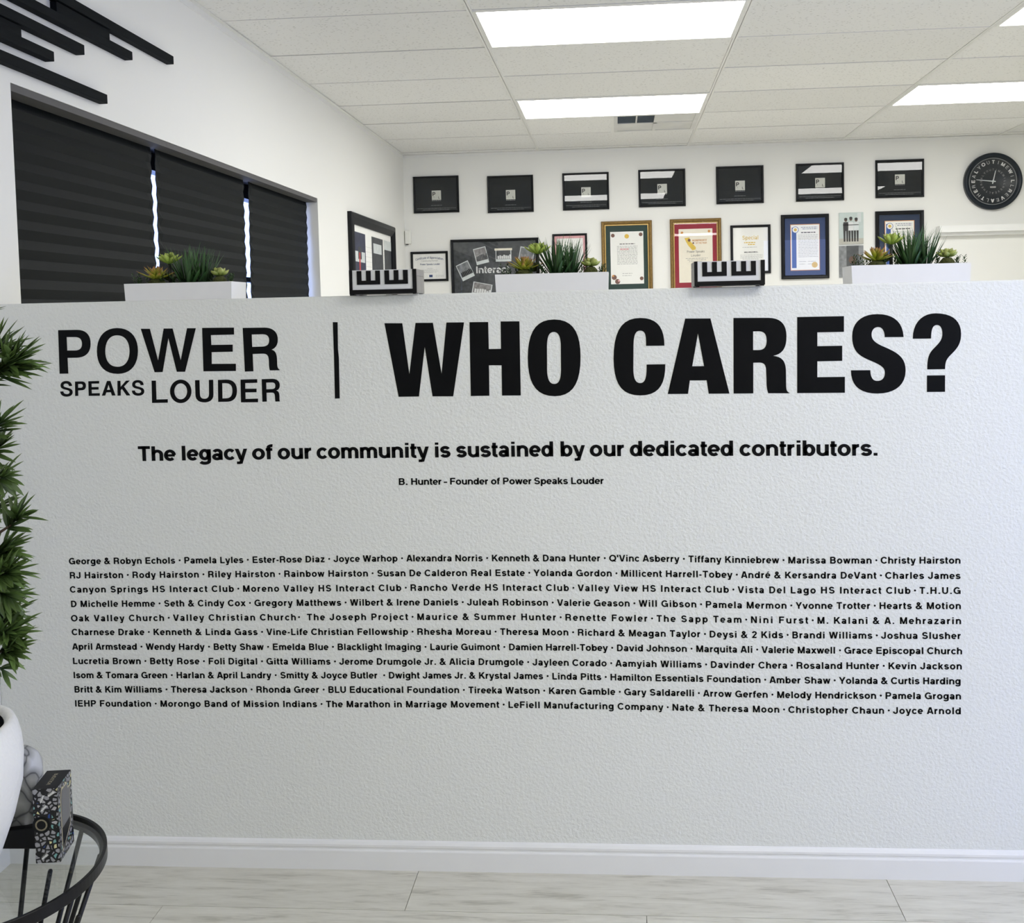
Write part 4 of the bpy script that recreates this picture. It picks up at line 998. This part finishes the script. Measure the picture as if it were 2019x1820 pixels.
NAMES = [
 ("George & Robyn Echols|Pamela Lyles|Ester-Rose Diaz|Joyce Warhop|Alexandra Norris|Kenneth & Dana Hunter|Q'Vinc Asberry|Tiffany Kinniebrew|Marissa Bowman|Christy Hairston",
  136.8, [354.4, 488.9, 649.4, 793, 960.8, 1192.6, 1348.4, 1544.9, 1727.8], 1893.4, [(137, 1112.7), (490, 1110), (780, 1107.1), (1050, 1106.7), (1260, 1107.3), (1530, 1110.7), (1890, 1111.3)]),
 ("RJ Hairston|Rody Hairston|Riley Hairston|Rainbow Hairston|Susan De Calderon Real Estate|Yolanda Gordon|Millicent Harrell-Tobey|André & Kersandra DeVant|Charles James",
  138.2, [252.3, 401.5, 551.5, 735, 1043.8, 1215.6, 1452.8, 1736.9], 1893, [(138, 1140.6), (560, 1137.6), (1000, 1135.7), (1300, 1137.5), (1500, 1140), (1890, 1141.6)]),
 ("Canyon Springs HS Interact Club|Moreno Valley HS Interact Club|Rancho Verde HS Interact Club|Valley View HS Interact Club|Vista Del Lago HS Interact Club|T.H.U.G",
  139.2, [470.3, 800.4, 1130.8, 1446, 1804], 1893.6, [(139, 1168.4), (620, 1166.2), (960, 1164.6), (1300, 1166.8), (1500, 1169.5), (1890, 1171.1)]),
 ("D Michelle Hemme|Seth & Cindy Cox|Gregory Matthews|Wilbert & Irene Daniels|Juleah Robinson|Valerie Geason|Will Gibson|Pamela Mermon|Yvonne Trotter|Hearts & Motion",
  140.8, [315, 493.3, 681.9, 912.7, 1090, 1251, 1382.4, 1560.2, 1724.8], 1894.2, [(141, 1196.9), (620, 1194.5), (960, 1193.7), (1300, 1196.5), (1500, 1199.9), (1890, 1201)]),
 ("Oak Valley Church|Valley Christian Church|The Joseph Project|Maurice & Summer Hunter|Renette Fowler|The Sapp Team|Nini Furst|M. Kalani & A. Mehrazarin",
  141.4, [333.2, 590.1, 813.8, 1105.7, 1285.8, 1471.4, 1602.4], 1894.6, [(141, 1225.2), (620, 1223), (1000, 1222.6), (1350, 1226.6), (1600, 1229.5), (1890, 1230.6)]),
 ("Charnese Drake|Kenneth & Linda Gass|Vine-Life Christian Fellowship|Rhesha Moreau|Theresa Moon|Richard & Meagan Taylor|Deysi & 2 Kids|Brandi Williams|Joshua Slusher",
  143, [294, 517.2, 813.8, 977.5, 1130.2, 1390, 1553, 1728.8], 1893.8, [(143, 1252.4), (650, 1252), (1000, 1251.8), (1300, 1255.3), (1530, 1258.2), (1890, 1260)]),
 ("April Armstead|Wendy Hardy|Betty Shaw|Emelda Blue|Blacklight Imaging|Laurie Guimont|Damien Harrell-Tobey|David Johnson|Marquita Ali|Valerie Maxwell|Grace Episcopal Church",
  144.2, [279.5, 412.6, 529.1, 656.9, 839.4, 994.7, 1207.3, 1363.6, 1493, 1656.1], 1896.6, [(144, 1280.9), (650, 1281.7), (1000, 1282), (1330, 1285), (1560, 1288), (1890, 1290)]),
 ("Lucretia Brown|Betty Rose|Foli Digital|Gitta Williams|Jerome Drumgole Jr. & Alicia Drumgole|Jayleen Corado|Aamyiah Williams|Davinder Chera|Rosaland Hunter|Kevin Jackson",
  145, [287.4, 402.7, 517.2, 661, 1041.7, 1205.3, 1392.4, 1561.3, 1742.5], 1896, [(145, 1309.2), (650, 1310.4), (1000, 1311.4), (1330, 1315.8), (1560, 1318.4), (1890, 1319.9)]),
 ("Isom & Tomara Green|Harlan & April Landry|Smitty & Joyce Butler|Dwight James Jr. & Krystal James|Linda Pitts|Hamilton Essentials Foundation|Amber Shaw|Yolanda & Curtis Harding",
  146, [339.5, 544.2, 758, 1080, 1194.6, 1508.8, 1645.8], 1893.6, [(146, 1337.2), (650, 1337.6), (1000, 1338.5), (1330, 1343.5), (1560, 1347.3), (1890, 1349.4)]),
 ("Britt & Kim Williams|Theresa Jackson|Rhonda Greer|BLU Educational Foundation|Tireeka Watson|Karen Gamble|Gary Saldarelli|Arrow Gerfen|Melody Hendrickson|Pamela Grogan",
  148, [329, 496.8, 638.7, 915, 1073.4, 1222.2, 1378, 1523, 1736.7], 1894.4, [(148, 1365.3), (650, 1365.9), (1000, 1367.3), (1330, 1372.2), (1560, 1376.5), (1890, 1378.9)]),
 ("IEHP Foundation|Morongo Band of Mission Indians|The Marathon in Marriage Movement|LeFiell Manufacturing Company|Nate & Theresa Moon|Christopher Chaun|Joyce Arnold",
  149, [307.8, 634.5, 993.5, 1316.7, 1545.9, 1752.4], 1894, [(149, 1393), (650, 1394.4), (1000, 1395.6), (1330, 1401), (1560, 1405.6), (1890, 1408.2)]),
]
ORD = ['topmost', 'second', 'third', 'fourth', 'fifth', 'middle (sixth)', 'fifth from last', 'fourth from last', 'third from last', 'last but one', 'bottom']
for k, (s, x0, bu, x1, bl) in enumerate(NAMES):
    ws = s.split('|'); st = [x0] + [q + 9.6 for q in bu]; en = [q - 9.6 for q in bu] + [x1]
    if k == 4: en[1] = 583.5; st[2] = 606.5
    if k == 8: en[2] = 744; st[3] = 767.5
    lead = ws[0].split(' & ')[-1]
    wall_text(list(zip(ws, st, en)), bl, 13.0, '%s row of the small donor names%s' % (ORD[k], {0: ', right under the blank band', 10: ', nearest the baseboard'}.get(k, ' on the half wall')), 'lettering', 'rows of donor names on the half wall', 1.2, bu)


# ------------------------------------------------------------------ plants
def leafmesh(mb, base, direction, ln, wd, curl=0., thick=0., nseg=6, shape='blade', up=None, t0=0., t1=1., tp=1.):
    """one leaf as a small closed or creased strip; direction leans it, curl bends it up (+) or down (-)"""
    dv = Vector(direction).normalized(); upv = Vector(up or (0, 0, 1)); side = dv.cross(upv)
    if side.length < .05: side = dv.cross(Vector((1, .3, 0)))
    side.normalize(); nr = side.cross(dv).normalized()
    if mb.t is None: mb.t = []
    vs = []; ts = []; p = Vector(base); ang = 0.
    for i in range(nseg + 1):
        u = i / nseg
        if shape == 'blade': w = wd * (.55 + .9 * u * (1 - u) * 1.2) * (1 - u ** 2.6)
        elif shape == 'spoon': w = wd * max(0., math.sin(PI * min(1, (.12 + .88 * u) ** 1.35))) ** .8 * (1. if u < 1 else 0)
        else: w = wd * math.sin(PI * (.06 + .94 * u)) ** .75
        w = max(w, wd * .03)
        dd = (dv * math.cos(ang) + nr * math.sin(ang)); nn = (nr * math.cos(ang) - dv * math.sin(ang))
        th = thick * (w / wd) if thick else w * .18
        vs += [p - side * w / 2 + nn * th * .6, p - nn * th, p + side * w / 2 + nn * th * .6]
        if thick: vs += [p + nn * th]
        ts += [t0 + (t1 - t0) * u ** tp] * (4 if thick else 3)
        p = p + dd * ln / nseg; ang += curl / nseg
    k = 4 if thick else 3; fs = []
    for i in range(nseg):
        a, c_ = i * k, (i + 1) * k
        if thick: fs += [(a + j, a + (j + 1) % 4, c_ + (j + 1) % 4, c_ + j) for j in range(4)]
        else: fs += [(a, a + 1, c_ + 1, c_), (a + 1, a + 2, c_ + 2, c_ + 1)]
    b0 = len(mb.v); mb.v += [tuple(v) for v in vs]; mb.t += ts
    for f_ in fs: mb.f.append(tuple(i + b0 for i in f_)); mb.m.append(0); mb.smooth.append(True)


def rosette(mb, c, rad, n_rings, shape, wd, rise0, rise1, thick, rng, curl=.5, per=7, tp=1.):
    for k in range(n_rings):
        u = k / max(1, n_rings - 1); el = rise0 + (rise1 - rise0) * u; ln = rad * (1 - .45 * u)
        for i in range(per):
            a = 2 * PI * (i + .5 * (k % 2)) / per + rng.uniform(-.15, .15) + k * .4
            e = el + rng.uniform(-.08, .08)
            dv = (math.cos(a) * math.cos(e), math.sin(a) * math.cos(e), math.sin(e))
            leafmesh(mb, (c[0] + dv[0] * rad * .06, c[1] + dv[1] * rad * .06, c[2] + .002 + .15 * rad * u), dv, ln * rng.uniform(.9, 1.08), wd * (1 - .25 * u), curl, thick, 6, shape, None, 0., 1., tp)


def make_planter(loc):
    """white trough of succulents; local x along the wall, y away from the viewer"""
    ox, oy, oz = loc; Wd, Dp, Hh = .297, .105, .0465; rng = random.Random(11)
    t = thing('succulent_planter', loc, '', 'planter', 'white succulent planters on the half wall')
    b = MB(); th = .004
    # tapered trough: slightly wider at the rim
    def ring(g, z, k): return [(ox - Wd / 2 - k + g, oy - k * .3 + g, oz + z), (ox + Wd / 2 + k - g, oy - k * .3 + g, oz + z), (ox + Wd / 2 + k - g, oy + Dp + k * .3 - g, oz + z), (ox - Wd / 2 - k + g, oy + Dp + k * .3 - g, oz + z)]
    rings = [ring(0, 0, -.001), ring(0, Hh, .001), ring(th, Hh, .001), ring(th, Hh - .012, .001)]
    vs = [q for r_ in rings for q in r_]; fs = [(i * 4 + k, i * 4 + (k + 1) % 4, i * 4 + 4 + (k + 1) % 4, i * 4 + 4 + k) for i in range(3) for k in range(4)] + [(3, 2, 1, 0), (12, 13, 14, 15)]
    b.add(vs, fs); b.build('trough', M['planter'], t)
    b = MB(); b.box(ox - Wd / 2 + .0045, ox + Wd / 2 - .0045, oy + .0045, oy + Dp - .0045, oz + Hh - .012, oz + Hh - .004); b.build('soil', M['soil'], t)
    zt = oz + Hh - .006; X = lambda u: ox - Wd / 2 + u * Wd; yc = oy + .05
    # moss mounds
    for u, r_, hh in ((.245, .026, .020), (.845, .021, .024)):
        b = MB(); b.lathe([(0, hh), (r_ * .5, hh * .9), (r_ * .85, hh * .55), (r_, 0)], (X(u), yc - .012, zt), 18); b.build('moss_mound', M['moss'], t)
    # agave with red tips
    b = MB(); c = (X(.245), yc - .012, zt + .016)
    rosette(b, c, .051, 4, 'spear', .0145, .25, 1.25, .0016, rng, .25, 8, 3.2); b.build('agave', M['agave'], t)
    # olive rosette behind
    b = MB(); rosette(b, (X(.325), yc + .018, zt + .012), .036, 3, 'spear', .014, .45, 1.2, .0018, rng, .3, 7); b.build('olive_rosette', M['darkros'], t)
    # tall rosette on its stem
    b = MB(); b.tube([(X(.372), yc - .008, zt - .003), (X(.370), yc - .008, zt + .03), (X(.372), yc - .010, zt + .060)], [.0046, .0042, .0038], 8); st = b.build('tall_succulent', M['stem'], t)
    b = MB(); rosette(b, (X(.372), yc - .010, zt + .058),   .040, 4, 'spoon', .0165, .42, 1.3, .0028, rng, .35, 8); b.build('rosette', M['rosette'], st)
    # grass
    for u, n, sp, hgt in ((.535, 62, .62, .118), (.665, 46, .62, .112)):
        b = MB()
        for i in range(n):
            a = rng.uniform(0, 2 * PI); q = rng.random() ** .55 * sp
            dv = (math.sin(q) * math.cos(a), math.sin(q) * math.sin(a) * .55, math.cos(q))
            leafmesh(b, (X(u) + .010 * math.cos(a), yc + .008 * math.sin(a), zt - .003), dv, hgt * rng.uniform(.72, 1.06), rng.uniform(.0055, .0092), rng.uniform(-.12, .22) * (1 if rng.random() < .5 else -1), 0, 7, 'blade')
        b.build('grass_tuft', M['grass'], t)
    b = MB()
    for u, q, hh in ((.50, -.35, .05), (.60, .55, .052), (.64, .75, .06), (.56, .25, .045), (.46, -.6, .05)):
        leafmesh(b, (X(u), yc - .02, zt - .002), (math.sin(q), -.25, math.cos(q)), hh, .012, 0, 0, 6, 'spear')
    b.build('broad_blades', M['grass'], t)
    # fat pale succulent at the right
    b = MB(); rosette(b, (X(.845), yc - .012, zt + .022), .031, 3, 'spoon', .0205, .30, 1.15, .0042, rng, .5, 6); b.build('small_succulent', M['fatleaf'], t)
    # sprigs
    for u in (.05, .065, .09, .11, .13, .16, .18, .29, .31, .40, .42, .435, .45, .56, .585, .72, .74, .76, .785, .80, .91, .93, .955, .97):
        b = MB(); b.t = []
        q = rng.uniform(-.6, .6); hh = rng.uniform(.018, .036); y_ = yc + rng.uniform(-.035, .02); x_ = X(u)
        leafmesh(b, (x_, y_, zt - .004), (math.sin(q), 0, math.cos(q)), hh + .004, .0022, 0, .0006, 3, 'blade')
        for i in range(11):
            v = .15 + i / 11 * .85; a = i * 2.4
            leafmesh(b, (x_ + math.sin(q) * hh * v, y_, zt + math.cos(q) * hh * v), (math.cos(a) + math.sin(q), math.sin(a), .7), .0095, .0034, .2, 0, 3, 'spear')
        b.build('sprig', M['sprig'], t)
    return t


pa = (un(240, 589.5, Y=D1 + .004).x + un(463.3, 586, Y=D1 + .004).x) / 2
pb = (un(973.4, 577, Y=D1 + .004).x + un(1203.7, 571.6, Y=D1 + .004).x) / 2
pc = (un(1673.8, 559, Y=D1 + .004).x + un(1920, 552.3, Y=D1 + .004).x) / 2
proto = make_planter((pa, D1 + .004, ZT)); proto['label'] = 'white succulent planter in front of the black window shades'
for x, lab in ((pb, 'white succulent planter between the two black and white boxes'), (pc, 'white succulent planter at the right end, below the clock')):
    o = copy_tree(proto); o.location = (x, D1 + .004, ZT); o['label'] = lab


# ------------------------------------------------------------------ black and white display boxes
def make_box(x0, x1, y0):
    w, dp, hh = x1 - x0, .105, .0655
    t = thing('display_box', ((x0 + x1) / 2, y0, ZT), 'black and white patterned box standing in front of the photo collage', 'box', 'black and white patterned boxes')
    z0 = ZT + .0025
    b = MB(); b.box(x0, x1, y0 + .006, y0 + dp, z0, ZT + hh * .73); b.build('body', M['dispside'], t, .001)
    b = MB(); b.box(x0, x1, y0 + .006, y0 + dp, ZT + hh * .735, ZT + hh); b.build('lid', M['dispside'], t, .001)
    def R_(mb, u0, u1, v0, v1, d): mb.box(x0 + u0 * w, x0 + u1 * w, y0 + .006 - d, y0 + .006, z0 + v0 * (hh - .0025), z0 + v1 * (hh - .0025))
    b = MB(); R_(b, 0, .046, 0, 1, .006); R_(b, .943, 1, 0, 1, .006); R_(b, .046, .943, 0, .18, .006); b.build('black_border', M['dispblack'], t)
    b = MB(); R_(b, .046, .943, .18, .995, .003); R_(b, .0461, .9429, .18, .715, .0034); b.build('white_panel', M['dispwhite'], t)
    for a in (.115, .528):
        b = MB(); g_ = .0692
        R_(b, a, a + g_ * 5, .39, .56, .0055)
        for k in (0, 2, 4): R_(b, a + g_ * k, a + g_ * (k + 1), .56, .965, .0055)
        b.build('black_comb_motif', M['dispblack'], t)
    for u in (.02, .94):
        b = MB(); b.box(x0 + u * w, x0 + (u + .05) * w, y0 + .002, y0 + .02, ZT, z0); b.box(x0 + u * w, x0 + (u + .05) * w, y0 + dp - .02, y0 + dp - .004, ZT, z0); b.build('foot', M['dispblack'], t)
    return t


YB = D1 - .035
xa, xb = un(688.5, 560, Y=YB).x, un(821, 560, Y=YB).x
bx = make_box(xa, xb, YB)
xc, xd = un(1368.5, 545, Y=YB).x, un(1509, 545, Y=YB).x
o = copy_tree(bx); o.location = ((xc + xd) / 2, YB, ZT); o['label'] = 'black and white patterned box standing below the crimson matted award'

# ------------------------------------------------------------------ glass side table
CX, CY, RT, HT = -1.2017, 1.7049, .2178, .494
t = thing('side_table', (CX, CY, 0), 'round glass side table with black rim and slanted rods at lower left', 'side table')
b = MB(); b.lathe([(RT - .006, .005), (RT - .001, .005), (RT, .004), (RT, -.017), (RT - .001, -.018), (RT - .014, -.018), (RT - .014, -.0055), (RT - .006, -.0055)], (CX, CY, HT), 128, closed=True, sm=False); b.build('rim', M['table'], t)
b = MB(); b.lathe([(0, 0), (RT - .0062, 0), (RT - .0062, -.005), (0, -.005)], (CX, CY, HT), 96, sm=False); b.build('glass_top', M['tableglass'], t)
rb = .032
for k in range(10):
    th = math.radians(98 - 36 * k); c_, s_ = math.cos(th), math.sin(th)
    b = MB(); b.tube([(CX + (RT - .013) * c_, CY + (RT - .013) * s_, HT - .014), (CX + rb * c_, CY + rb * s_, .006)], .0047, 10); b.build('rod', M['table'], t)
    th = math.radians(80 - 36 * k); c_, s_ = math.cos(th), math.sin(th); u = .17
    P = lambda q: Vector((CX + ((RT - .013) * (1 - q) + rb * q) * c_, CY + ((RT - .013) * (1 - q) + rb * q) * s_, (HT - .014) * (1 - q) + .006 * q))
    b = MB(); b.tube([P(u - .003), P(u), P(u + .004), P(1.)], [.0022, .0038, .0047, .0047], 10); b.build('short_rod', M['table'], t)
b = MB(); b.lathe([(0, .010), (.105, .010), (.11, .006), (.11, 0), (0, 0)], (CX, CY, 0), 48); b.build('base_plate', M['table'], t)

# patterned candle carton on the glass
A0 = un(71.2, 1702.4, Z=HT); B0 = un(119.2, 1699.8, Z=HT); C0 = un(145.9, 1657.6, Z=HT)
e1 = (B0 - A0); e2 = (C0 - B0); D0 = A0 + e2; hh = .143; up = Vector((0, 0, hh))
t = thing('candle_carton', (A0 + B0 + B0 + e2 + D0) * .25, 'tall patterned candle carton with a side window, on the glass table', 'box')
cor = [A0, B0, B0 + e2, D0]
b = MB(); b.hexa([tuple(q) for q in cor] + [tuple(q + up) for q in cor]); b.build('carton_body', M['carton'], t)
n1 = Vector((e1.y, -e1.x, 0)).normalized(); n2 = Vector((e2.y, -e2.x, 0)).normalized()
def face(orig, ex, nn, pts, d): return [tuple(orig + ex * u + up * v + nn * d) for u, v in pts]
def quad(u0, u1, v0, v1): return [(u0, v0), (u1, v0), (u1, v1), (u0, v1)]
b = MB(); b.sheet(face(A0, e1, n1, quad(0, 1, 0, 1), .0004)); fp = b.build('mosaic_print', M['mosaic'], t)
def starburst(cu, cv, r_, parent):
    b = MB(); w_ = e1.length
    b.sheet([tuple(A0 + e1 * (cu + r_ * 1.0 * math.cos(a) / w_) + up * (cv + r_ * math.sin(a) / hh) + n1 * .0008) for a in [2 * PI * i / 28 for i in range(28)] if True], 0)
    for i in range(44):
        a = 2 * PI * i / 44; q = lambda rr_, da: tuple(A0 + e1 * (cu + rr_ * math.cos(a + da) / w_) + up * (cv + rr_ * math.sin(a + da) / hh) + n1 * .0011)
        b.sheet([q(r_ * .5, -.03), q(r_ * .68, -.03), q(r_ * .68, .03), q(r_ * .5, .03)], 1)
    b.build('dark_flower', [M['carton'], M['creamline']], parent)
starburst(.30, .515, .0165, fp)
b = MB()
for cu, cv, an in ((.35, .86, 1.1), (.40, .74, .7), (.35, .09, .6), (.72, .93, .5)):
    for k in range(5):
        for sgn in (-1, 1):
            c0 = Vector((cu, cv)) + Vector((math.cos(an), math.sin(an) * .4)) * (k - 2) * .055; d_ = Vector((math.cos(an + sgn * .8), math.sin(an + sgn * .8) * .4)) * .11; pn = Vector((-d_.y, d_.x)) * .14
            b.sheet(face(A0, e1, n1, [tuple(c0 - pn), tuple(c0 + d_), tuple(c0 + pn)], .0009))
b.build('leaf_print', M['whiteink'], fp)
b = MB(); b.sheet(face(B0, e2, n2, quad(0, 1, 0, 1), .0004)); sp = b.build('side_print', M['mosaic'], t)
b = MB(); b.sheet(face(B0, e2, n2, [(.16, .08), (.78, .30), (.86, .84), (.72, .84), (.66, .92), (.24, .92), (.16, .78)], .0008)); b.build('window_border', M['creamline'], sp)
b = MB(); b.sheet(face(B0, e2, n2, [(.20, .11), (.75, .32), (.82, .82), (.69, .82), (.63, .90), (.27, .90), (.20, .77)], .0011)); b.build('window_opening', M['carton'], sp)
b = MB(); b.sheet(face(B0, e2, n2, [(.20, .40), (.76, .42), (.82, .82), (.69, .82), (.63, .90), (.27, .90), (.20, .77)], .0014)); b.build('candle_jar', M['cangrey'], sp)
b = MB(); ex = e2; ey = -e1
def topmap(x, y): return tuple(B0 + up + e2 * x + (-e1) * y + Vector((0, 0, .0005)))
emit(b, [[(x, .40 + y) for x, y in pl] for pl in text_polys('VOLUSPA', .2, .8, .16, 'scale', .6)], topmap); b.build('carton_lettering', M['creamline'], t)

# grey block, crease shading in its colour, on its black stand
gx0, gx1, gy = -1.350, -1.150, 1.815
t = thing('creased_ornament', ((gx0 + gx1) / 2, gy, HT), 'rounded grey ornament with painted crease shading on a black stand, behind the white pot', 'ornament')
b = MB(); b.hexa([(gx0, gy - .035, HT), (gx1 + .012, gy - .03, HT), (gx1 + .012, gy + .04, HT), (gx0, gy + .04, HT), (gx0, gy - .035, HT + .018), (gx1 + .012, gy - .03, HT + .046), (gx1 + .012, gy + .04, HT + .046), (gx0, gy + .04, HT + .018)]); b.build('stand', M['carton'], t, .003)
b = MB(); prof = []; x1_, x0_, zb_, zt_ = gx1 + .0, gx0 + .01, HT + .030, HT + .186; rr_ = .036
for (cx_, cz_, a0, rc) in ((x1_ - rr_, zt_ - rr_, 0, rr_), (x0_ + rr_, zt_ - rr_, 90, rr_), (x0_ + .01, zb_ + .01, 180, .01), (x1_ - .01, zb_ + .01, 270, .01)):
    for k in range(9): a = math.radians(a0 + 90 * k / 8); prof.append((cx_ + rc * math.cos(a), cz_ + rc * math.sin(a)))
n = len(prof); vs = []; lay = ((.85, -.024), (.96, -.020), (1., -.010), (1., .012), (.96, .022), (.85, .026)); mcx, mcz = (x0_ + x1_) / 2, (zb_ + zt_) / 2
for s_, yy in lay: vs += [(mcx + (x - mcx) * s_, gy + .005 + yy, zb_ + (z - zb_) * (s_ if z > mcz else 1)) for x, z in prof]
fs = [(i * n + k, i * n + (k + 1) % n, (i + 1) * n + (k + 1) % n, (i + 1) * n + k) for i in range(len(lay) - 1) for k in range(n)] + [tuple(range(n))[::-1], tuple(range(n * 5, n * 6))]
b.add(vs, fs, 0, True); b.build('creased_block', M['crease_shading'], t)

# white pot with the leafy artificial tree, standing on the table
PXc, PYc = -1.2425, 1.645; R0 = .150
t = thing('potted_tree', (PXc, PYc, HT), 'leafy green artificial tree in a rough white stone pot, cut by the left edge', 'potted tree')
b = MB(); zz = HT; k = R0 / .150
b.lathe([(0, 0), (.070, 0), (.086, .012), (.108, .052), (.131, .115), (.1465, .175), (.150, .225), (.1475, .258), (.143, .278), (.138, .290), (.131, .294), (.124, .291), (.120, .283), (.119, .25), (.112, .17), (0, .168)], (PXc, PYc, zz + .001), 64); b.build('pot', M['pot'], t)
b = MB(); b.lathe([(0, .184), (.06, .186), (.1135, .182)], (PXc, PYc, zz), 32); b.build('soil', M['soil'], t)
b = MB(); b.lathe([(.1196, .2835), (.1186, .25), (.1116, .183), (.1135, .1815)], (PXc, PYc, zz + .001), 48); b.build('opening_shade', M['carton'], t)  # black sheet added to paint the shade inside the pot
trunk = [Vector((PXc, PYc, HT + .178)), Vector((PXc - .03, PYc, HT + .38)), Vector((PXc + .01, PYc + .01, HT + .55)), Vector((PXc - .02, PYc, HT + .75)), Vector((PXc, PYc, HT + .98)), Vector((PXc - .01, PYc, HT + 1.08))]
b = MB(); b.tube(trunk, [.016, .014, .012, .010, .007, .004], 10); b.build('trunk', M['bark'], t)
rng = random.Random(21)
# branch tips given where the photograph shows the clumps: x, y, depth offset, spray size, lean right, count
TIPS = [(-8, 735, 0, .075, 1.0, .45, 60), (14, 720, -.01, .062, 1.0, .55, 46), (-25, 700, .03, .07, .9, .6, 40),
        (-12, 850, .0, .052, .8, .8, 26), (-18, 895, .02, .050, .9, .6, 26), (-14, 945, -.02, .050, 1., .15, 24), (-6, 925, .01, .045, .7, -.6, 10),
        (22, 1035, -.01, .055, .75, .85, 34), (-20, 1010, .02, .05, .8, .6, 22), (-12, 1095, 0, .060, 1., .5, 56), (-6, 1135, -.02, .056, 1., .25, 50), (-8, 1185, .02, .055, 1., .0, 46),
        (-5, 1165, -.03, .056, 1., -.35, 34), (-4, 1215, .03, .060, 1., .1, 40), (-2, 1255, -.01, .062, 1., .45, 52), (-14, 1235, .01, .055, .9, .7, 36), (6, 1285, -.02, .055, 1., .25, 40), (-14, 1318, .0, .045, 1., .05, 7),
        (-60, 760, .02, .07, .5, .9, 34), (-70, 900, .03, .07, .4, .8, 30), (-70, 1060, .03, .075, .5, .8, 36), (-70, 1200, .02, .075, .5, .6, 36), (-130, 800, 0, .08, -.9, .5, 36), (-150, 1000, 0, .08, -.9, .4, 36), (-150, 1180, 0, .08, -1, .3, 36), (-60, 640, .0, .07, .1, 1., 40)]
for (px, py, dy, ln, lx, lz, n) in TIPS:
    c_ = un(px, py, Y=PYc + dy); b = MB()
    best = min(trunk[1:], key=lambda q: abs(q.z - (c_.z - .05)))
    b.tube([best, (best + c_) / 2 + Vector((0, 0, .008)), c_], [.0045, .0035, .002], 6); br = b.build('branch', M['bark'], t)
    b = MB(); d0 = Vector((lx, -.15, lz)).normalized()
    for i in range(n):
        a = rng.uniform(0, 2 * PI); q = rng.random() ** .6 * 1.05
        s1 = d0.cross(Vector((0, 1, 0))).normalized(); s2 = d0.cross(s1)
        dv = d0 * math.cos(q) + (s1 * math.cos(a) + s2 * math.sin(a)) * math.sin(q)
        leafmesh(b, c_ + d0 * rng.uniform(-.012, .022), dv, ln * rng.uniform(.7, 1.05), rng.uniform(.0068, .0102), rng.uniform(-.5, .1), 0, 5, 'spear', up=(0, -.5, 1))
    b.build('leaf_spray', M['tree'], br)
